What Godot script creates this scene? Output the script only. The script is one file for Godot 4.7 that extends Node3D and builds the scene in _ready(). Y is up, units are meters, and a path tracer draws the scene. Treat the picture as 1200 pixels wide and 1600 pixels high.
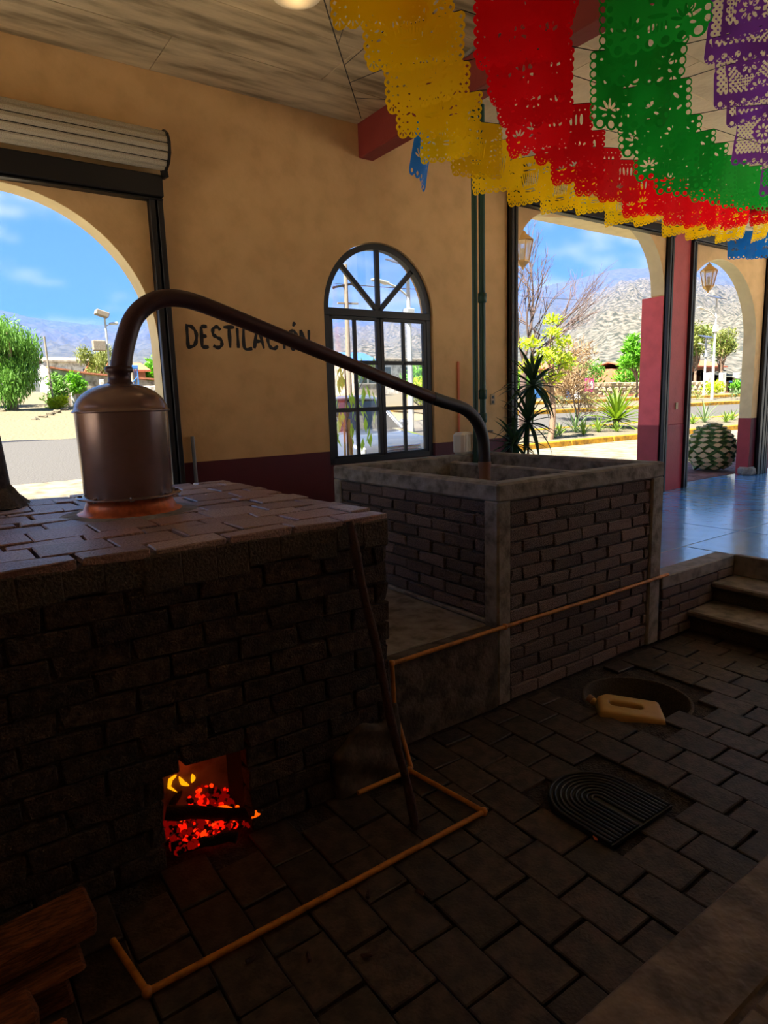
extends Node3D
# A distillery bay with an arcade on the street: x runs along the street wall, z into the room, y up, metres.
# The street wall's inner face is z = 0; the tiled floor is y = 0; the fire pit floor is y = -0.53.

var rng := RandomNumberGenerator.new()
var M := {}
const PIT := -0.53


func _ready() -> void:
	rng.seed = 11
	camera_sky_sun()
	make_materials()
	build_floor()
	build_roof()
	build_street_wall()
	build_window()
	build_shutters()
	build_tank()
	build_furnace()
	build_still()
	build_fire()
	build_pit_things()
	build_wall_things()
	build_flags()
	build_street()
	build_left_street()
	build_right_street()
	build_plants()
	build_hills()


func camera_sky_sun() -> void:
	var cam := Camera3D.new()
	cam.name = "camera"
	cam.fov = 76.31
	cam.near = 0.05
	cam.far = 4000.0
	cam.transform = Transform3D(Basis(Vector3(0.8123, -0.0310, 0.5824), Vector3(0.1213, 0.9858, -0.1164), Vector3(-0.5705, 0.1652, 0.8045)).orthonormalized(), Vector3(0, 1.43, 5.47))
	add_child(cam)
	cam.current = true
	var env := Environment.new()
	env.background_mode = Environment.BG_SKY
	env.tonemap_mode = Environment.TONE_MAPPER_LINEAR
	env.tonemap_exposure = 2.8
	env.sdfgi_enabled = true
	env.ssao_enabled = true
	env.ssil_enabled = true
	env.volumetric_fog_enabled = true
	env.volumetric_fog_density = 0.0
	var sky := Sky.new()
	var pan := PanoramaSkyMaterial.new()
	pan.panorama = ImageTexture.create_from_image(sky_image())
	sky.sky_material = pan
	env.sky = sky
	var we := WorldEnvironment.new()
	we.name = "environment"
	we.environment = env
	add_child(we)
	var sun := DirectionalLight3D.new()
	sun.name = "sun"
	sun.light_color = Color(1.0, 0.965, 0.9)
	sun.light_energy = 3.5
	sun.light_angular_distance = 0.53
	sun.shadow_enabled = true
	sun.look_at_from_position(Vector3.ZERO, -Vector3(-0.5, 0.85, 0.12), Vector3.UP)
	add_child(sun)


func sky_image() -> Image:
	var w := 1024
	var h := 512
	var n := FastNoiseLite.new()
	n.seed = 5
	n.noise_type = FastNoiseLite.TYPE_SIMPLEX_SMOOTH
	n.frequency = 1.0
	n.fractal_octaves = 5
	var n2 := FastNoiseLite.new()
	n2.seed = 9
	n2.frequency = 0.8
	n2.fractal_octaves = 3
	var im := Image.create(w, h, false, Image.FORMAT_RGBF)
	var top := Vector3(0.0173, 0.1150, 0.3045)
	var low := Vector3(0.1606, 0.2812, 0.3791)
	var white := Vector3(0.3673, 0.3962, 0.4190)
	var ground := Vector3(0.1723, 0.1551, 0.1260)
	for y in h:
		var el := (0.5 - (y + 0.5) / h) * PI
		var s := sin(el)
		for x in w:
			var c := ground
			if s > 0.0:
				var a := (x + 0.5) / w * TAU
				c = top.lerp(low, pow(1.0 - s, 2.6)) * 0.92
				# clouds lie on a high sheet: look the noise up where the ray meets it
				var q := Vector2(sin(a), cos(a)) * cos(el) / (s + 0.12)
				var wisp := n.get_noise_2d(q.x * 1.1 + q.y * 0.5, q.y * 2.6) + 0.5 * n.get_noise_2d(q.x * 4.0, q.y * 7.0 + 40.0)
				var bank := n2.get_noise_2d(q.x * 0.9 + 3.0, q.y * 0.9)
				var k := smoothstep(-0.12, 0.55, wisp * 0.8 + bank * 0.75)
				c = c.lerp(white, k * 0.9)
			im.set_pixel(x, y, Color(c.x, c.y, c.z))
	return im


# ---------------------------------------------------------------- names and nodes

func free_name(parent: Node, called: String) -> String:
	if not parent.has_node(called):
		return called
	var key := "n_" + called
	var i: int = parent.get_meta(key, 0) + 1
	parent.set_meta(key, i)
	return "%s_%03d" % [called, i]


func obj(called: String, mesh: Mesh, mat: Material, parent: Node = self, at := Transform3D()) -> MeshInstance3D:
	var o := MeshInstance3D.new()
	o.name = free_name(parent, called)
	o.mesh = mesh
	if mat:
		o.material_override = mat
	o.transform = at
	parent.add_child(o, true)
	return o


func part(called: String, st: SurfaceTool, mat: Material, parent: Node = self, at := Transform3D()) -> MeshInstance3D:
	return obj(called, done(st), mat, parent, at)


func thing(called: String, label: String, category: String, at := Vector3.ZERO, group := "", turn := 0.0) -> Node3D:
	var o := Node3D.new()
	o.name = free_name(self, called)
	o.position = at
	o.rotation.y = turn
	add_child(o, true)
	tag(o, label, category, group)
	return o


func tag(o: Node3D, label: String, category := "", group := "") -> Node3D:
	o.set_meta("label", label)
	if category:
		o.set_meta("category", category)
	if group:
		o.set_meta("group", group)
	return o


func struct(called: String, label: String, category: String) -> Node3D:
	var o := Node3D.new()
	o.name = free_name(self, called)
	add_child(o, true)
	tag(o, label, category)
	o.set_meta("kind", "structure")
	return o


# ---------------------------------------------------------------- shapes

func mb() -> SurfaceTool:
	var st := SurfaceTool.new()
	st.begin(Mesh.PRIMITIVE_TRIANGLES)
	return st


func done(st: SurfaceTool) -> ArrayMesh:
	st.generate_normals()
	return st.commit()


func tri(st: SurfaceTool, a: Vector3, b: Vector3, c: Vector3, out: Vector3) -> void:
	if (b - a).cross(c - a).dot(out) > 0.0:
		st.add_vertex(a); st.add_vertex(c); st.add_vertex(b)
	else:
		st.add_vertex(a); st.add_vertex(b); st.add_vertex(c)


func quad(st: SurfaceTool, a: Vector3, b: Vector3, c: Vector3, d: Vector3, out: Vector3) -> void:
	tri(st, a, b, c, out)
	tri(st, a, c, d, out)


# a box with chamfered edges; jit moves the corners a little so that bricks are not all alike
func cbox(st: SurfaceTool, size: Vector3, at := Transform3D(), bev := 0.004, jit := 0.0) -> void:
	st.set_smooth_group(-1)
	var h := size * 0.5
	var p := []
	for sx in [-1, 1]:
		for sy in [-1, 1]:
			for sz in [-1, 1]:
				var j := Vector3(rng.randf_range(-jit, jit), rng.randf_range(-jit, jit), rng.randf_range(-jit, jit)) if jit > 0.0 else Vector3.ZERO
				var c := Vector3(h.x * sx, h.y * sy, h.z * sz) + j
				p.append([at * (c - Vector3(0, bev * sy, bev * sz)), at * (c - Vector3(bev * sx, 0, bev * sz)), at * (c - Vector3(bev * sx, bev * sy, 0))])
	var b := at.basis
	for s in [-1, 1]:
		quad(st, p[ix(s, -1, -1)][0], p[ix(s, 1, -1)][0], p[ix(s, 1, 1)][0], p[ix(s, -1, 1)][0], b.x * s)
		quad(st, p[ix(-1, s, -1)][1], p[ix(1, s, -1)][1], p[ix(1, s, 1)][1], p[ix(-1, s, 1)][1], b.y * s)
		quad(st, p[ix(-1, -1, s)][2], p[ix(1, -1, s)][2], p[ix(1, 1, s)][2], p[ix(-1, 1, s)][2], b.z * s)
		for t in [-1, 1]:
			quad(st, p[ix(s, t, -1)][0], p[ix(s, t, 1)][0], p[ix(s, t, 1)][1], p[ix(s, t, -1)][1], b.x * s + b.y * t)
			quad(st, p[ix(s, -1, t)][0], p[ix(s, 1, t)][0], p[ix(s, 1, t)][2], p[ix(s, -1, t)][2], b.x * s + b.z * t)
			quad(st, p[ix(-1, s, t)][1], p[ix(1, s, t)][1], p[ix(1, s, t)][2], p[ix(-1, s, t)][2], b.y * s + b.z * t)
			for u in [-1, 1]:
				var k: Array = p[ix(s, t, u)]
				tri(st, k[0], k[1], k[2], b.x * s + b.y * t + b.z * u)


func ix(a: int, b: int, c: int) -> int:
	return (a + 1) * 2 + (b + 1) + (c + 1) / 2


func bx(st: SurfaceTool, lo: Vector3, hi: Vector3, bev := 0.004, jit := 0.0) -> void:
	cbox(st, hi - lo, Transform3D(Basis(), (lo + hi) * 0.5), bev, jit)


func box_part(called: String, lo: Vector3, hi: Vector3, mat: Material, parent: Node, bev := 0.004) -> MeshInstance3D:
	var st := mb()
	bx(st, lo, hi, bev)
	return part(called, st, mat, parent)


func bar(st: SurfaceTool, a: Vector3, b: Vector3, w: float, d: float, bev := 0.003) -> void:
	var y := (b - a).normalized()
	var x := y.cross(Vector3.BACK if absf(y.z) < 0.9 else Vector3.RIGHT).normalized()
	cbox(st, Vector3(w, a.distance_to(b), d), Transform3D(Basis(x, y, x.cross(y)), (a + b) * 0.5), bev)


func tube(st: SurfaceTool, pts: Array, r, sides := 12, caps := true) -> void:
	st.set_smooth_group(0)
	var n := pts.size()
	var t: Vector3 = (pts[1] - pts[0]).normalized()
	var x := t.cross(Vector3.UP if absf(t.y) < 0.9 else Vector3.RIGHT).normalized()
	var rings := []
	for i in n:
		var t2: Vector3 = (pts[mini(i + 1, n - 1)] - pts[maxi(i - 1, 0)]).normalized()
		x = (x - t2 * x.dot(t2)).normalized()
		var y := t2.cross(x)
		var rad: float = r[i] if r is Array else r
		var ring := []
		for k in sides:
			var a := TAU * k / sides
			ring.append(pts[i] + (x * cos(a) + y * sin(a)) * rad)
		rings.append(ring)
	for i in n - 1:
		for k in sides:
			var k2 := (k + 1) % sides
			var out: Vector3 = rings[i][k] + rings[i + 1][k2] - pts[i] - pts[i + 1]
			quad(st, rings[i][k], rings[i][k2], rings[i + 1][k2], rings[i + 1][k], out)
	if caps:
		st.set_smooth_group(-1)
		for e in [0, n - 1]:
			var out: Vector3 = pts[e] - pts[1 if e == 0 else n - 2]
			for k in sides:
				tri(st, pts[e], rings[e][k], rings[e][(k + 1) % sides], out)


# profile points are (radius, height)
func lathe(st: SurfaceTool, prof: Array, segs := 32, at := Vector3.ZERO, smooth := true) -> void:
	st.set_smooth_group(0 if smooth else -1)
	for i in prof.size() - 1:
		var p: Vector2 = prof[i]
		var q: Vector2 = prof[i + 1]
		var nrm := Vector2(q.y - p.y, p.x - q.x)
		for k in segs:
			var a := TAU * k / segs
			var b := TAU * (k + 1) / segs
			var va := Vector3(cos(a), 0, sin(a))
			var vb := Vector3(cos(b), 0, sin(b))
			var out := (va + vb) * 0.5 * nrm.x + Vector3.UP * nrm.y
			var up := Vector3.UP
			if p.x < 1e-5:
				tri(st, at + up * p.y, at + va * q.x + up * q.y, at + vb * q.x + up * q.y, out)
			elif q.x < 1e-5:
				tri(st, at + va * p.x + up * p.y, at + vb * p.x + up * p.y, at + up * q.y, out)
			else:
				quad(st, at + va * p.x + up * p.y, at + vb * p.x + up * p.y, at + vb * q.x + up * q.y, at + va * q.x + up * q.y, out)


# a flat outline in the xy plane of at, drawn out along its z by depth
func prism(st: SurfaceTool, poly: PackedVector2Array, depth: float, at := Transform3D(), smooth_sides := false) -> void:
	if Geometry2D.is_polygon_clockwise(poly):
		poly.reverse()
	var tris := Geometry2D.triangulate_polygon(poly)
	st.set_smooth_group(-1)
	for i in range(0, tris.size(), 3):
		for side in 2:
			var v := []
			for k in 3:
				var p := poly[tris[i + k]]
				v.append(at * Vector3(p.x, p.y, depth * side))
			tri(st, v[0], v[1], v[2], at.basis.z * (1.0 if side == 1 else -1.0))
	st.set_smooth_group(7 if smooth_sides else -1)
	for i in poly.size():
		var p := poly[i]
		var q := poly[(i + 1) % poly.size()]
		var out := at.basis * Vector3(q.y - p.y, p.x - q.x, 0)
		quad(st, at * Vector3(p.x, p.y, 0), at * Vector3(q.x, q.y, 0), at * Vector3(q.x, q.y, depth), at * Vector3(p.x, p.y, depth), out)


func arc(c: Vector2, r: float, a0: float, a1: float, n := 16) -> PackedVector2Array:
	var out := PackedVector2Array()
	for i in n + 1:
		var a := deg_to_rad(lerpf(a0, a1, float(i) / n))
		out.append(c + Vector2(cos(a), sin(a)) * r)
	return out


# surface nets: one vertex in each cell that the surface f = 0 crosses (f < 0 inside)
func nets(st: SurfaceTool, f: Callable, lo: Vector3, hi: Vector3, cell: float) -> void:
	st.set_smooth_group(0)
	var n := Vector3i(((hi - lo) / cell).ceil()) + Vector3i.ONE
	var val := PackedFloat32Array()
	val.resize(n.x * n.y * n.z)
	var sy := n.x
	var sz := n.x * n.y
	for k in n.z:
		for j in n.y:
			for i in n.x:
				val[i + j * sy + k * sz] = f.call(lo + Vector3(i, j, k) * cell)
	var corner := [0, 1, sy, sy + 1, sz, sz + 1, sz + sy, sz + sy + 1]
	var edge := [[0, 1], [2, 3], [4, 5], [6, 7], [0, 2], [1, 3], [4, 6], [5, 7], [0, 4], [1, 5], [2, 6], [3, 7]]
	var vert := {}
	for k in n.z - 1:
		for j in n.y - 1:
			for i in n.x - 1:
				var b := i + j * sy + k * sz
				var inside := 0
				for c in 8:
					if val[b + corner[c]] < 0.0:
						inside += 1
				if inside == 0 or inside == 8:
					continue
				var sum := Vector3.ZERO
				var m := 0
				for e in edge:
					var va := val[b + corner[e[0]]]
					var vb := val[b + corner[e[1]]]
					if (va < 0.0) != (vb < 0.0):
						var t := va / (va - vb)
						var pa := Vector3(e[0] & 1, (e[0] >> 1) & 1, e[0] >> 2)
						var pb := Vector3(e[1] & 1, (e[1] >> 1) & 1, e[1] >> 2)
						sum += pa.lerp(pb, t)
						m += 1
				vert[b] = lo + (Vector3(i, j, k) + sum / m) * cell
	var step := [1, sy, sz]
	for k in range(1, n.z - 1):
		for j in range(1, n.y - 1):
			for i in range(1, n.x - 1):
				var b := i + j * sy + k * sz
				for ax in 3:
					var a := val[b] < 0.0
					if a == (val[b + step[ax]] < 0.0):
						continue
					var u: int = step[(ax + 1) % 3]
					var v: int = step[(ax + 2) % 3]
					var out := Vector3.ZERO
					out[ax] = 1.0 if a else -1.0
					if vert.has(b) and vert.has(b - u) and vert.has(b - v) and vert.has(b - u - v):
						quad(st, vert[b], vert[b - u], vert[b - u - v], vert[b - v], out)


# ---------------------------------------------------------------- materials

func noise_tex(seed_: int, freq: float, oct: int, cols: Array, offs: Array, kind := FastNoiseLite.TYPE_SIMPLEX_SMOOTH, size := 512) -> NoiseTexture2D:
	var n := FastNoiseLite.new()
	n.seed = seed_
	n.noise_type = kind
	n.frequency = freq
	n.fractal_octaves = oct
	n.fractal_gain = 0.55
	var t := NoiseTexture2D.new()
	t.width = size
	t.height = size
	t.seamless = true
	t.noise = n
	if cols.size():
		var g := Gradient.new()
		g.colors = PackedColorArray(cols)
		g.offsets = PackedFloat32Array(offs)
		t.color_ramp = g
	return t


func plain(called: String, c: Color, rough := 0.8, metal := 0.0) -> StandardMaterial3D:
	var m := StandardMaterial3D.new()
	m.resource_name = called
	m.albedo_color = c
	m.roughness = rough
	m.metallic = metal
	M[called] = m
	return m


func rough_mat(called: String, t: Texture2D, scale: float, rough := 0.9, bump: Texture2D = null, cm := 0.0, tint := Color.WHITE) -> StandardMaterial3D:
	var m := plain(called, tint, rough)
	m.albedo_texture = t
	m.uv1_triplanar = true
	m.uv1_world_triplanar = true
	m.uv1_scale = Vector3.ONE * scale
	if bump:
		m.heightmap_enabled = true
		m.heightmap_texture = bump
		m.heightmap_scale = cm
	return m


func tinted(called: String, base: String, tint: Color) -> StandardMaterial3D:
	var m: StandardMaterial3D = M[base].duplicate()
	m.resource_name = called
	m.albedo_color = tint
	M[called] = m
	return m


func g8(r: int, g: int, b: int) -> Color:
	return Color8(r, g, b)


func make_materials() -> void:
	var fine := noise_tex(1, 0.06, 5, [], [])
	var coarse := noise_tex(2, 0.02, 5, [], [])
	var speck := noise_tex(3, 0.12, 3, [Color8(150, 150, 150), Color8(235, 235, 235), Color8(255, 255, 255)], [0.0, 0.45, 1.0])
	var blot := noise_tex(4, 0.012, 6, [Color8(165, 160, 155), Color8(225, 222, 220), Color8(255, 255, 255)], [0.15, 0.5, 0.9])
	var soot := noise_tex(5, 0.014, 6, [Color8(150, 144, 138), Color8(208, 204, 200), Color8(255, 252, 250)], [0.25, 0.5, 0.8])
	var stone := noise_tex(6, 0.05, 5, [Color8(186, 182, 178), Color8(226, 224, 222), Color8(255, 255, 255)], [0.2, 0.5, 0.85])
	var plaster := noise_tex(7, 0.01, 5, [Color8(240, 238, 234), Color8(250, 249, 247), Color8(255, 255, 255)], [0.2, 0.5, 0.8])
	var leafy := noise_tex(8, 0.03, 4, [Color8(170, 175, 150), Color8(230, 235, 215), Color8(255, 255, 255)], [0.2, 0.5, 0.8])
	rough_mat("wall_tan", plaster, 0.5, 0.9, fine, 0.12, g8(224, 184, 130))
	rough_mat("reveal_cream", plaster, 0.5, 0.85, fine, 0.1, g8(236, 218, 172))
	rough_mat("wall_red", plaster, 0.6, 0.6, fine, 0.1, g8(90, 18, 32))
	rough_mat("pillar_red", plaster, 0.6, 0.6, fine, 0.1, g8(178, 72, 72))
	rough_mat("pillar_red_low", plaster, 0.6, 0.55, fine, 0.1, g8(160, 44, 56))
	rough_mat("jamb_red", plaster, 0.6, 0.7, fine, 0.1, g8(244, 106, 112))
	rough_mat("beam_red", plaster, 0.6, 0.6, fine, 0.1, g8(140, 50, 46))
	rough_mat("ceiling_raw", blot, 0.5, 0.95, fine, 0.3, g8(226, 208, 170))
	M["ceiling_raw"].uv1_scale = Vector3(0.14, 0.6, 0.85)
	rough_mat("ceiling_cream", plaster, 0.5, 0.95, fine, 0.3, g8(236, 218, 178))
	rough_mat("concrete", blot, 1.1, 0.9, fine, 0.3, g8(150, 147, 142))
	rough_mat("concrete_floor", blot, 0.9, 0.7, coarse, 0.3, g8(158, 154, 150))
	rough_mat("step_concrete", blot, 0.9, 0.7, coarse, 0.3, g8(140, 132, 124))
	rough_mat("concrete_dark", soot, 0.8, 0.85, fine, 0.4, g8(100, 91, 84))
	rough_mat("kerb_concrete", soot, 0.7, 0.6, fine, 0.3, g8(120, 106, 92))
	rough_mat("mortar", stone, 2.0, 0.95, fine, 0.8, g8(92, 86, 80))
	rough_mat("mortar_dark", stone, 2.0, 0.95, fine, 0.8, g8(88, 81, 75))
	for i in 4:
		var k: float = [1.0, 0.86, 1.1, 0.94][i]
		rough_mat("brick_%d" % i, stone, 3.0, 0.92, fine, 1.0, Color(0.52 * k, 0.455 * k, 0.44 * k))
		rough_mat("soot_brick_%d" % i, soot, 2.2, 0.95, fine, 0.8, Color(0.30 * k, 0.25 * k, 0.228 * k))
		rough_mat("paver_%d" % i, stone, 2.4, 0.38, fine, 0.5, Color([0.68, 0.6, 0.72, 0.64][i], [0.54, 0.49, 0.63, 0.54][i], [0.52, 0.48, 0.62, 0.54][i]))
		rough_mat("pit_paver_%d" % i, soot, 1.6, 0.6, fine, 0.22, Color(0.275 * k, 0.222 * k, 0.192 * k))
		rough_mat("walk_brick_%d" % i, stone, 2.4, 0.8, fine, 0.6, Color(0.52 * k, 0.38 * k, 0.4 * k))
	rough_mat("pit_base", soot, 1.8, 0.9, fine, 1.0, Color(0.24, 0.195, 0.17))
	rough_mat("floor_glaze", plaster, 0.6, 0.2, coarse, 0.3, g8(98, 162, 226))  # base blue is deepened to carry the sky reflected in the floor
	M["floor_glaze"].clearcoat_enabled = true
	M["floor_glaze"].clearcoat = 0.5
	M["floor_glaze"].clearcoat_roughness = 0.12
	rough_mat("black_iron", speck, 3.0, 0.5, null, 0.0, g8(15, 15, 20))
	rough_mat("slat_steel", speck, 2.0, 0.5, null, 0.0, g8(196, 186, 164))
	rough_mat("still_steel", plaster, 1.5, 0.24, null, 0.0, g8(134, 112, 108))
	M["still_steel"].metallic = 0.45
	rough_mat("still_pipe", speck, 2.0, 0.4, null, 0.0, g8(70, 46, 50))
	M["still_pipe"].metallic = 0.3
	rough_mat("copper", blot, 2.5, 0.35, null, 0.0, g8(240, 132, 84))
	M["copper"].metallic = 0.45
	rough_mat("green_pipe", speck, 3.0, 0.45, null, 0.0, g8(42, 86, 76))
	rough_mat("galvanised", speck, 3.0, 0.45, null, 0.0, g8(150, 150, 148))
	M["galvanised"].metallic = 0.6
	rough_mat("gas_pipe", blot, 2.0, 0.55, null, 0.0, g8(208, 136, 42))
	rough_mat("hose", speck, 3.0, 0.5, null, 0.0, g8(30, 28, 34))
	rough_mat("hose_end", speck, 3.0, 0.6, null, 0.0, g8(150, 112, 92))
	rough_mat("wood_stick", soot, 2.0, 0.85, fine, 0.4, g8(74, 44, 36))
	var grain := noise_tex(12, 0.02, 5, [Color8(150, 120, 84), Color8(214, 184, 140), Color8(255, 236, 204)], [0.25, 0.5, 0.8])
	rough_mat("split_wood", grain, 1.0, 0.85, fine, 0.6, g8(138, 86, 44))
	M["split_wood"].uv1_scale = Vector3(1.0, 6.0, 5.0)
	rough_mat("charred", soot, 3.0, 0.95, fine, 1.0, g8(26, 23, 21))
	rough_mat("rubber", speck, 3.0, 0.5, null, 0.0, g8(22, 22, 24))
	plain("twig", g8(226, 128, 92), 0.8)
	rough_mat("jug_plastic", plaster, 1.5, 0.45, null, 0.0, g8(192, 152, 84))
	M["jug_plastic"].subsurf_scatter_enabled = true
	M["jug_plastic"].subsurf_scatter_strength = 0.2
	plain("white_plastic", g8(222, 218, 204), 0.45)
	plain("socket_plastic", g8(176, 150, 112), 0.5)
	plain("paint_black", g8(18, 16, 18), 0.6)
	rough_mat("clay", soot, 1.5, 0.8, fine, 0.5, g8(62, 50, 50))
	var water := plain("dark_water", g8(30, 30, 26), 0.06)
	water.metallic_specular = 0.5
	var glass := plain("pane_glass", Color(0.95, 0.98, 1.0, 0.06), 0.03)
	glass.transparency = BaseMaterial3D.TRANSPARENCY_ALPHA
	var opal := plain("opal_glass", g8(206, 196, 176), 0.35)
	opal.emission_enabled = true
	opal.emission = Color(1.0, 0.86, 0.64)
	opal.emission_energy_multiplier = 0.05
	# paper
	for c in [["paper_yellow", g8(255, 208, 14)], ["paper_red", g8(232, 8, 26)], ["paper_green", g8(8, 150, 44)], ["paper_purple", g8(124, 62, 168)], ["paper_blue", g8(14, 100, 190)]]:
		var m := plain(c[0], c[1], 0.7)
		m.backlight_enabled = true
		m.backlight = (c[1] as Color) * 1.3
		for i in 3:
			var v := plain("%s_%d" % [c[0], i], (c[1] as Color).darkened(i * 0.05), 0.7)
			v.backlight_enabled = true
			v.backlight = v.albedo_color * 1.3
	plain("string_dark", g8(40, 34, 32), 0.8)
	# street
	rough_mat("forecourt", blot, 0.35, 0.95, coarse, 1.0, g8(132, 123, 102))
	rough_mat("yard_concrete", blot, 0.35, 0.95, coarse, 0.6, g8(212, 204, 184))
	rough_mat("sand", stone, 0.3, 0.98, fine, 2.0, g8(116, 107, 83))
	rough_mat("asphalt", stone, 0.8, 0.95, fine, 0.8, g8(84, 82, 80))
	rough_mat("kerb_yellow", blot, 0.5, 0.75, coarse, 0.4, g8(178, 130, 2))
	rough_mat("bed_soil", stone, 0.6, 0.98, fine, 2.0, g8(110, 102, 84))
	rough_mat("grass_strip", leafy, 0.8, 0.95, fine, 1.0, g8(170, 168, 84))
	rough_mat("rubble_wall", stone, 0.5, 0.95, coarse, 2.0, g8(186, 166, 134))
	rough_mat("house_grey", blot, 0.3, 0.9, coarse, 0.5, g8(176, 166, 152))
	rough_mat("house_white", blot, 0.3, 0.9, coarse, 0.5, g8(234, 230, 222))
	rough_mat("house_brick", stone, 0.5, 0.9, coarse, 0.8, g8(186, 118, 88))
	rough_mat("roof_tile", stone, 0.8, 0.8, coarse, 0.8, g8(192, 104, 74))
	rough_mat("roof_blue", plaster, 0.5, 0.6, null, 0.0, g8(56, 100, 160))
	plain("far_glass", g8(60, 70, 80), 0.15)
	plain("sign_pink", g8(206, 60, 130), 0.6)
	plain("sign_white", g8(236, 232, 230), 0.6)
	rough_mat("lamp_grey", speck, 2.0, 0.5, null, 0.0, g8(186, 190, 190))
	plain("solar_panel", g8(60, 62, 74), 0.25)
	rough_mat("pole_wood", stone, 0.8, 0.9, null, 0.0, g8(150, 140, 126))
	plain("gate_blue", g8(60, 120, 190), 0.6)
	plain("lantern_gold", g8(206, 168, 106), 0.45, 0.3)
	var lg := plain("lantern_glass", Color(0.98, 0.97, 0.92, 0.35), 0.1)
	lg.transparency = BaseMaterial3D.TRANSPARENCY_ALPHA
	plain("car_paint", g8(92, 100, 116), 0.18, 0.4)
	M["car_paint"].clearcoat_enabled = true
	M["car_paint"].clearcoat = 1.0
	M["car_paint"].clearcoat_roughness = 0.04
	plain("car_glass", g8(14, 18, 24), 0.04)
	plain("car_black", g8(20, 20, 22), 0.5)
	plain("chrome", g8(220, 222, 226), 0.12, 1.0)
	plain("headlamp", g8(210, 216, 222), 0.1, 0.3)
	# plants
	for c in [["leaf_pepper", g8(82, 124, 38)], ["leaf_young", g8(80, 136, 16)], ["leaf_lime", g8(146, 162, 8)], ["leaf_olive", g8(104, 112, 46)], ["leaf_dry", g8(132, 108, 76)], ["leaf_deep", g8(30, 62, 34)], ["leaf_grass", g8(98, 124, 36)], ["leaf_yucca", g8(92, 116, 20)], ["leaf_sapling", g8(170, 214, 56)], ["leaf_blue", g8(92, 116, 70)], ["leaf_pink", g8(180, 128, 124)]]:
		var m := plain(c[0], c[1], 0.6)
		m.backlight_enabled = true
		m.backlight = c[1]
	rough_mat("bark", stone, 1.5, 0.95, fine, 1.0, g8(150, 124, 104))
	rough_mat("bark_pale", stone, 1.5, 0.95, fine, 1.0, g8(186, 170, 150))
	rough_mat("bark_bare", stone, 1.5, 0.95, null, 0.0, g8(104, 86, 82))
	plain("bamboo", g8(226, 190, 116), 0.6)
	rough_mat("agave_green", leafy, 2.5, 0.6, fine, 0.6, g8(104, 138, 84))
	rough_mat("agave_cut", stone, 4.0, 0.85, fine, 0.6, g8(226, 206, 170))
	var scrub := noise_tex(21, 0.05, 6, [Color8(84, 100, 92), Color8(140, 146, 132), Color8(222, 212, 192), Color8(250, 240, 224)], [0.3, 0.44, 0.54, 0.8])
	rough_mat("hill_rock", scrub, 0.022, 0.98, null, 0.0, g8(108, 107, 108))
	var far_scrub := noise_tex(22, 0.02, 6, [Color8(160, 168, 156), Color8(214, 214, 204), Color8(255, 250, 240)], [0.25, 0.5, 0.8])
	rough_mat("hill_far", far_scrub, 0.012, 0.98, null, 0.0, g8(84, 84, 74))


# ---------------------------------------------------------------- bricks

var brick_meshes := {}

# a few jittered variants of every size, shared by all bricks of that size
func brick_mesh(size: Vector3, jit := 0.004) -> Mesh:
	var key := "%.3f %.3f %.3f" % [size.x, size.y, size.z]
	if not brick_meshes.has(key):
		var list := []
		for i in 5:
			var st := mb()
			cbox(st, size, Transform3D(), 0.005, jit)
			list.append(done(st))
		brick_meshes[key] = list
	return brick_meshes[key][rng.randi() % 5]


# courses of bricks over a panel: o its lower left corner, u along, v up, n the depth direction out of the face
func brick_panel(parent: Node, o: Vector3, u: Vector3, v: Vector3, w: float, h: float, size: Vector3, joint: float, mats: String, called := "brick", hole := Rect2(), jit := 0.004) -> void:
	var n := u.cross(v)
	var rows := int(round(h / (size.y + joint)))
	var ch := h / rows
	for r in rows:
		var x := -(size.x + joint) * (0.5 if r % 2 else 0.0) - rng.randf() * 0.03
		while x < w - 0.02:
			var x0 := maxf(x, 0.0) + joint * 0.5
			var x1 := minf(x + size.x + joint, w) - joint * 0.5
			x += size.x + joint
			if x1 - x0 < 0.04:
				continue
			var spans := [[x0, x1]]
			var yc := (r + 0.5) * ch
			if hole.size.x > 0.0 and yc > hole.position.y and yc < hole.end.y:
				spans = [[x0, minf(x1, hole.position.x)], [maxf(x0, hole.end.x), x1]]
			for s in spans:
				if s[1] - s[0] < 0.035:
					continue
				var len_ := snappedf(s[1] - s[0], 0.02)
				var at := Transform3D(Basis(u, v, n), o + u * (s[0] + s[1]) * 0.5 + v * (yc + rng.randf_range(-0.002, 0.002)) + n * (-size.z * 0.5 + rng.randf_range(-0.004, 0.004)))
				at.basis = at.basis * Basis(Vector3.BACK, rng.randf_range(-0.012, 0.012))
				obj(called, brick_mesh(Vector3(len_, ch - joint, size.z), jit), M["%s_%d" % [mats, rng.randi() % 4]], parent, at)


# ---------------------------------------------------------------- floor, pit, roof

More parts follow.
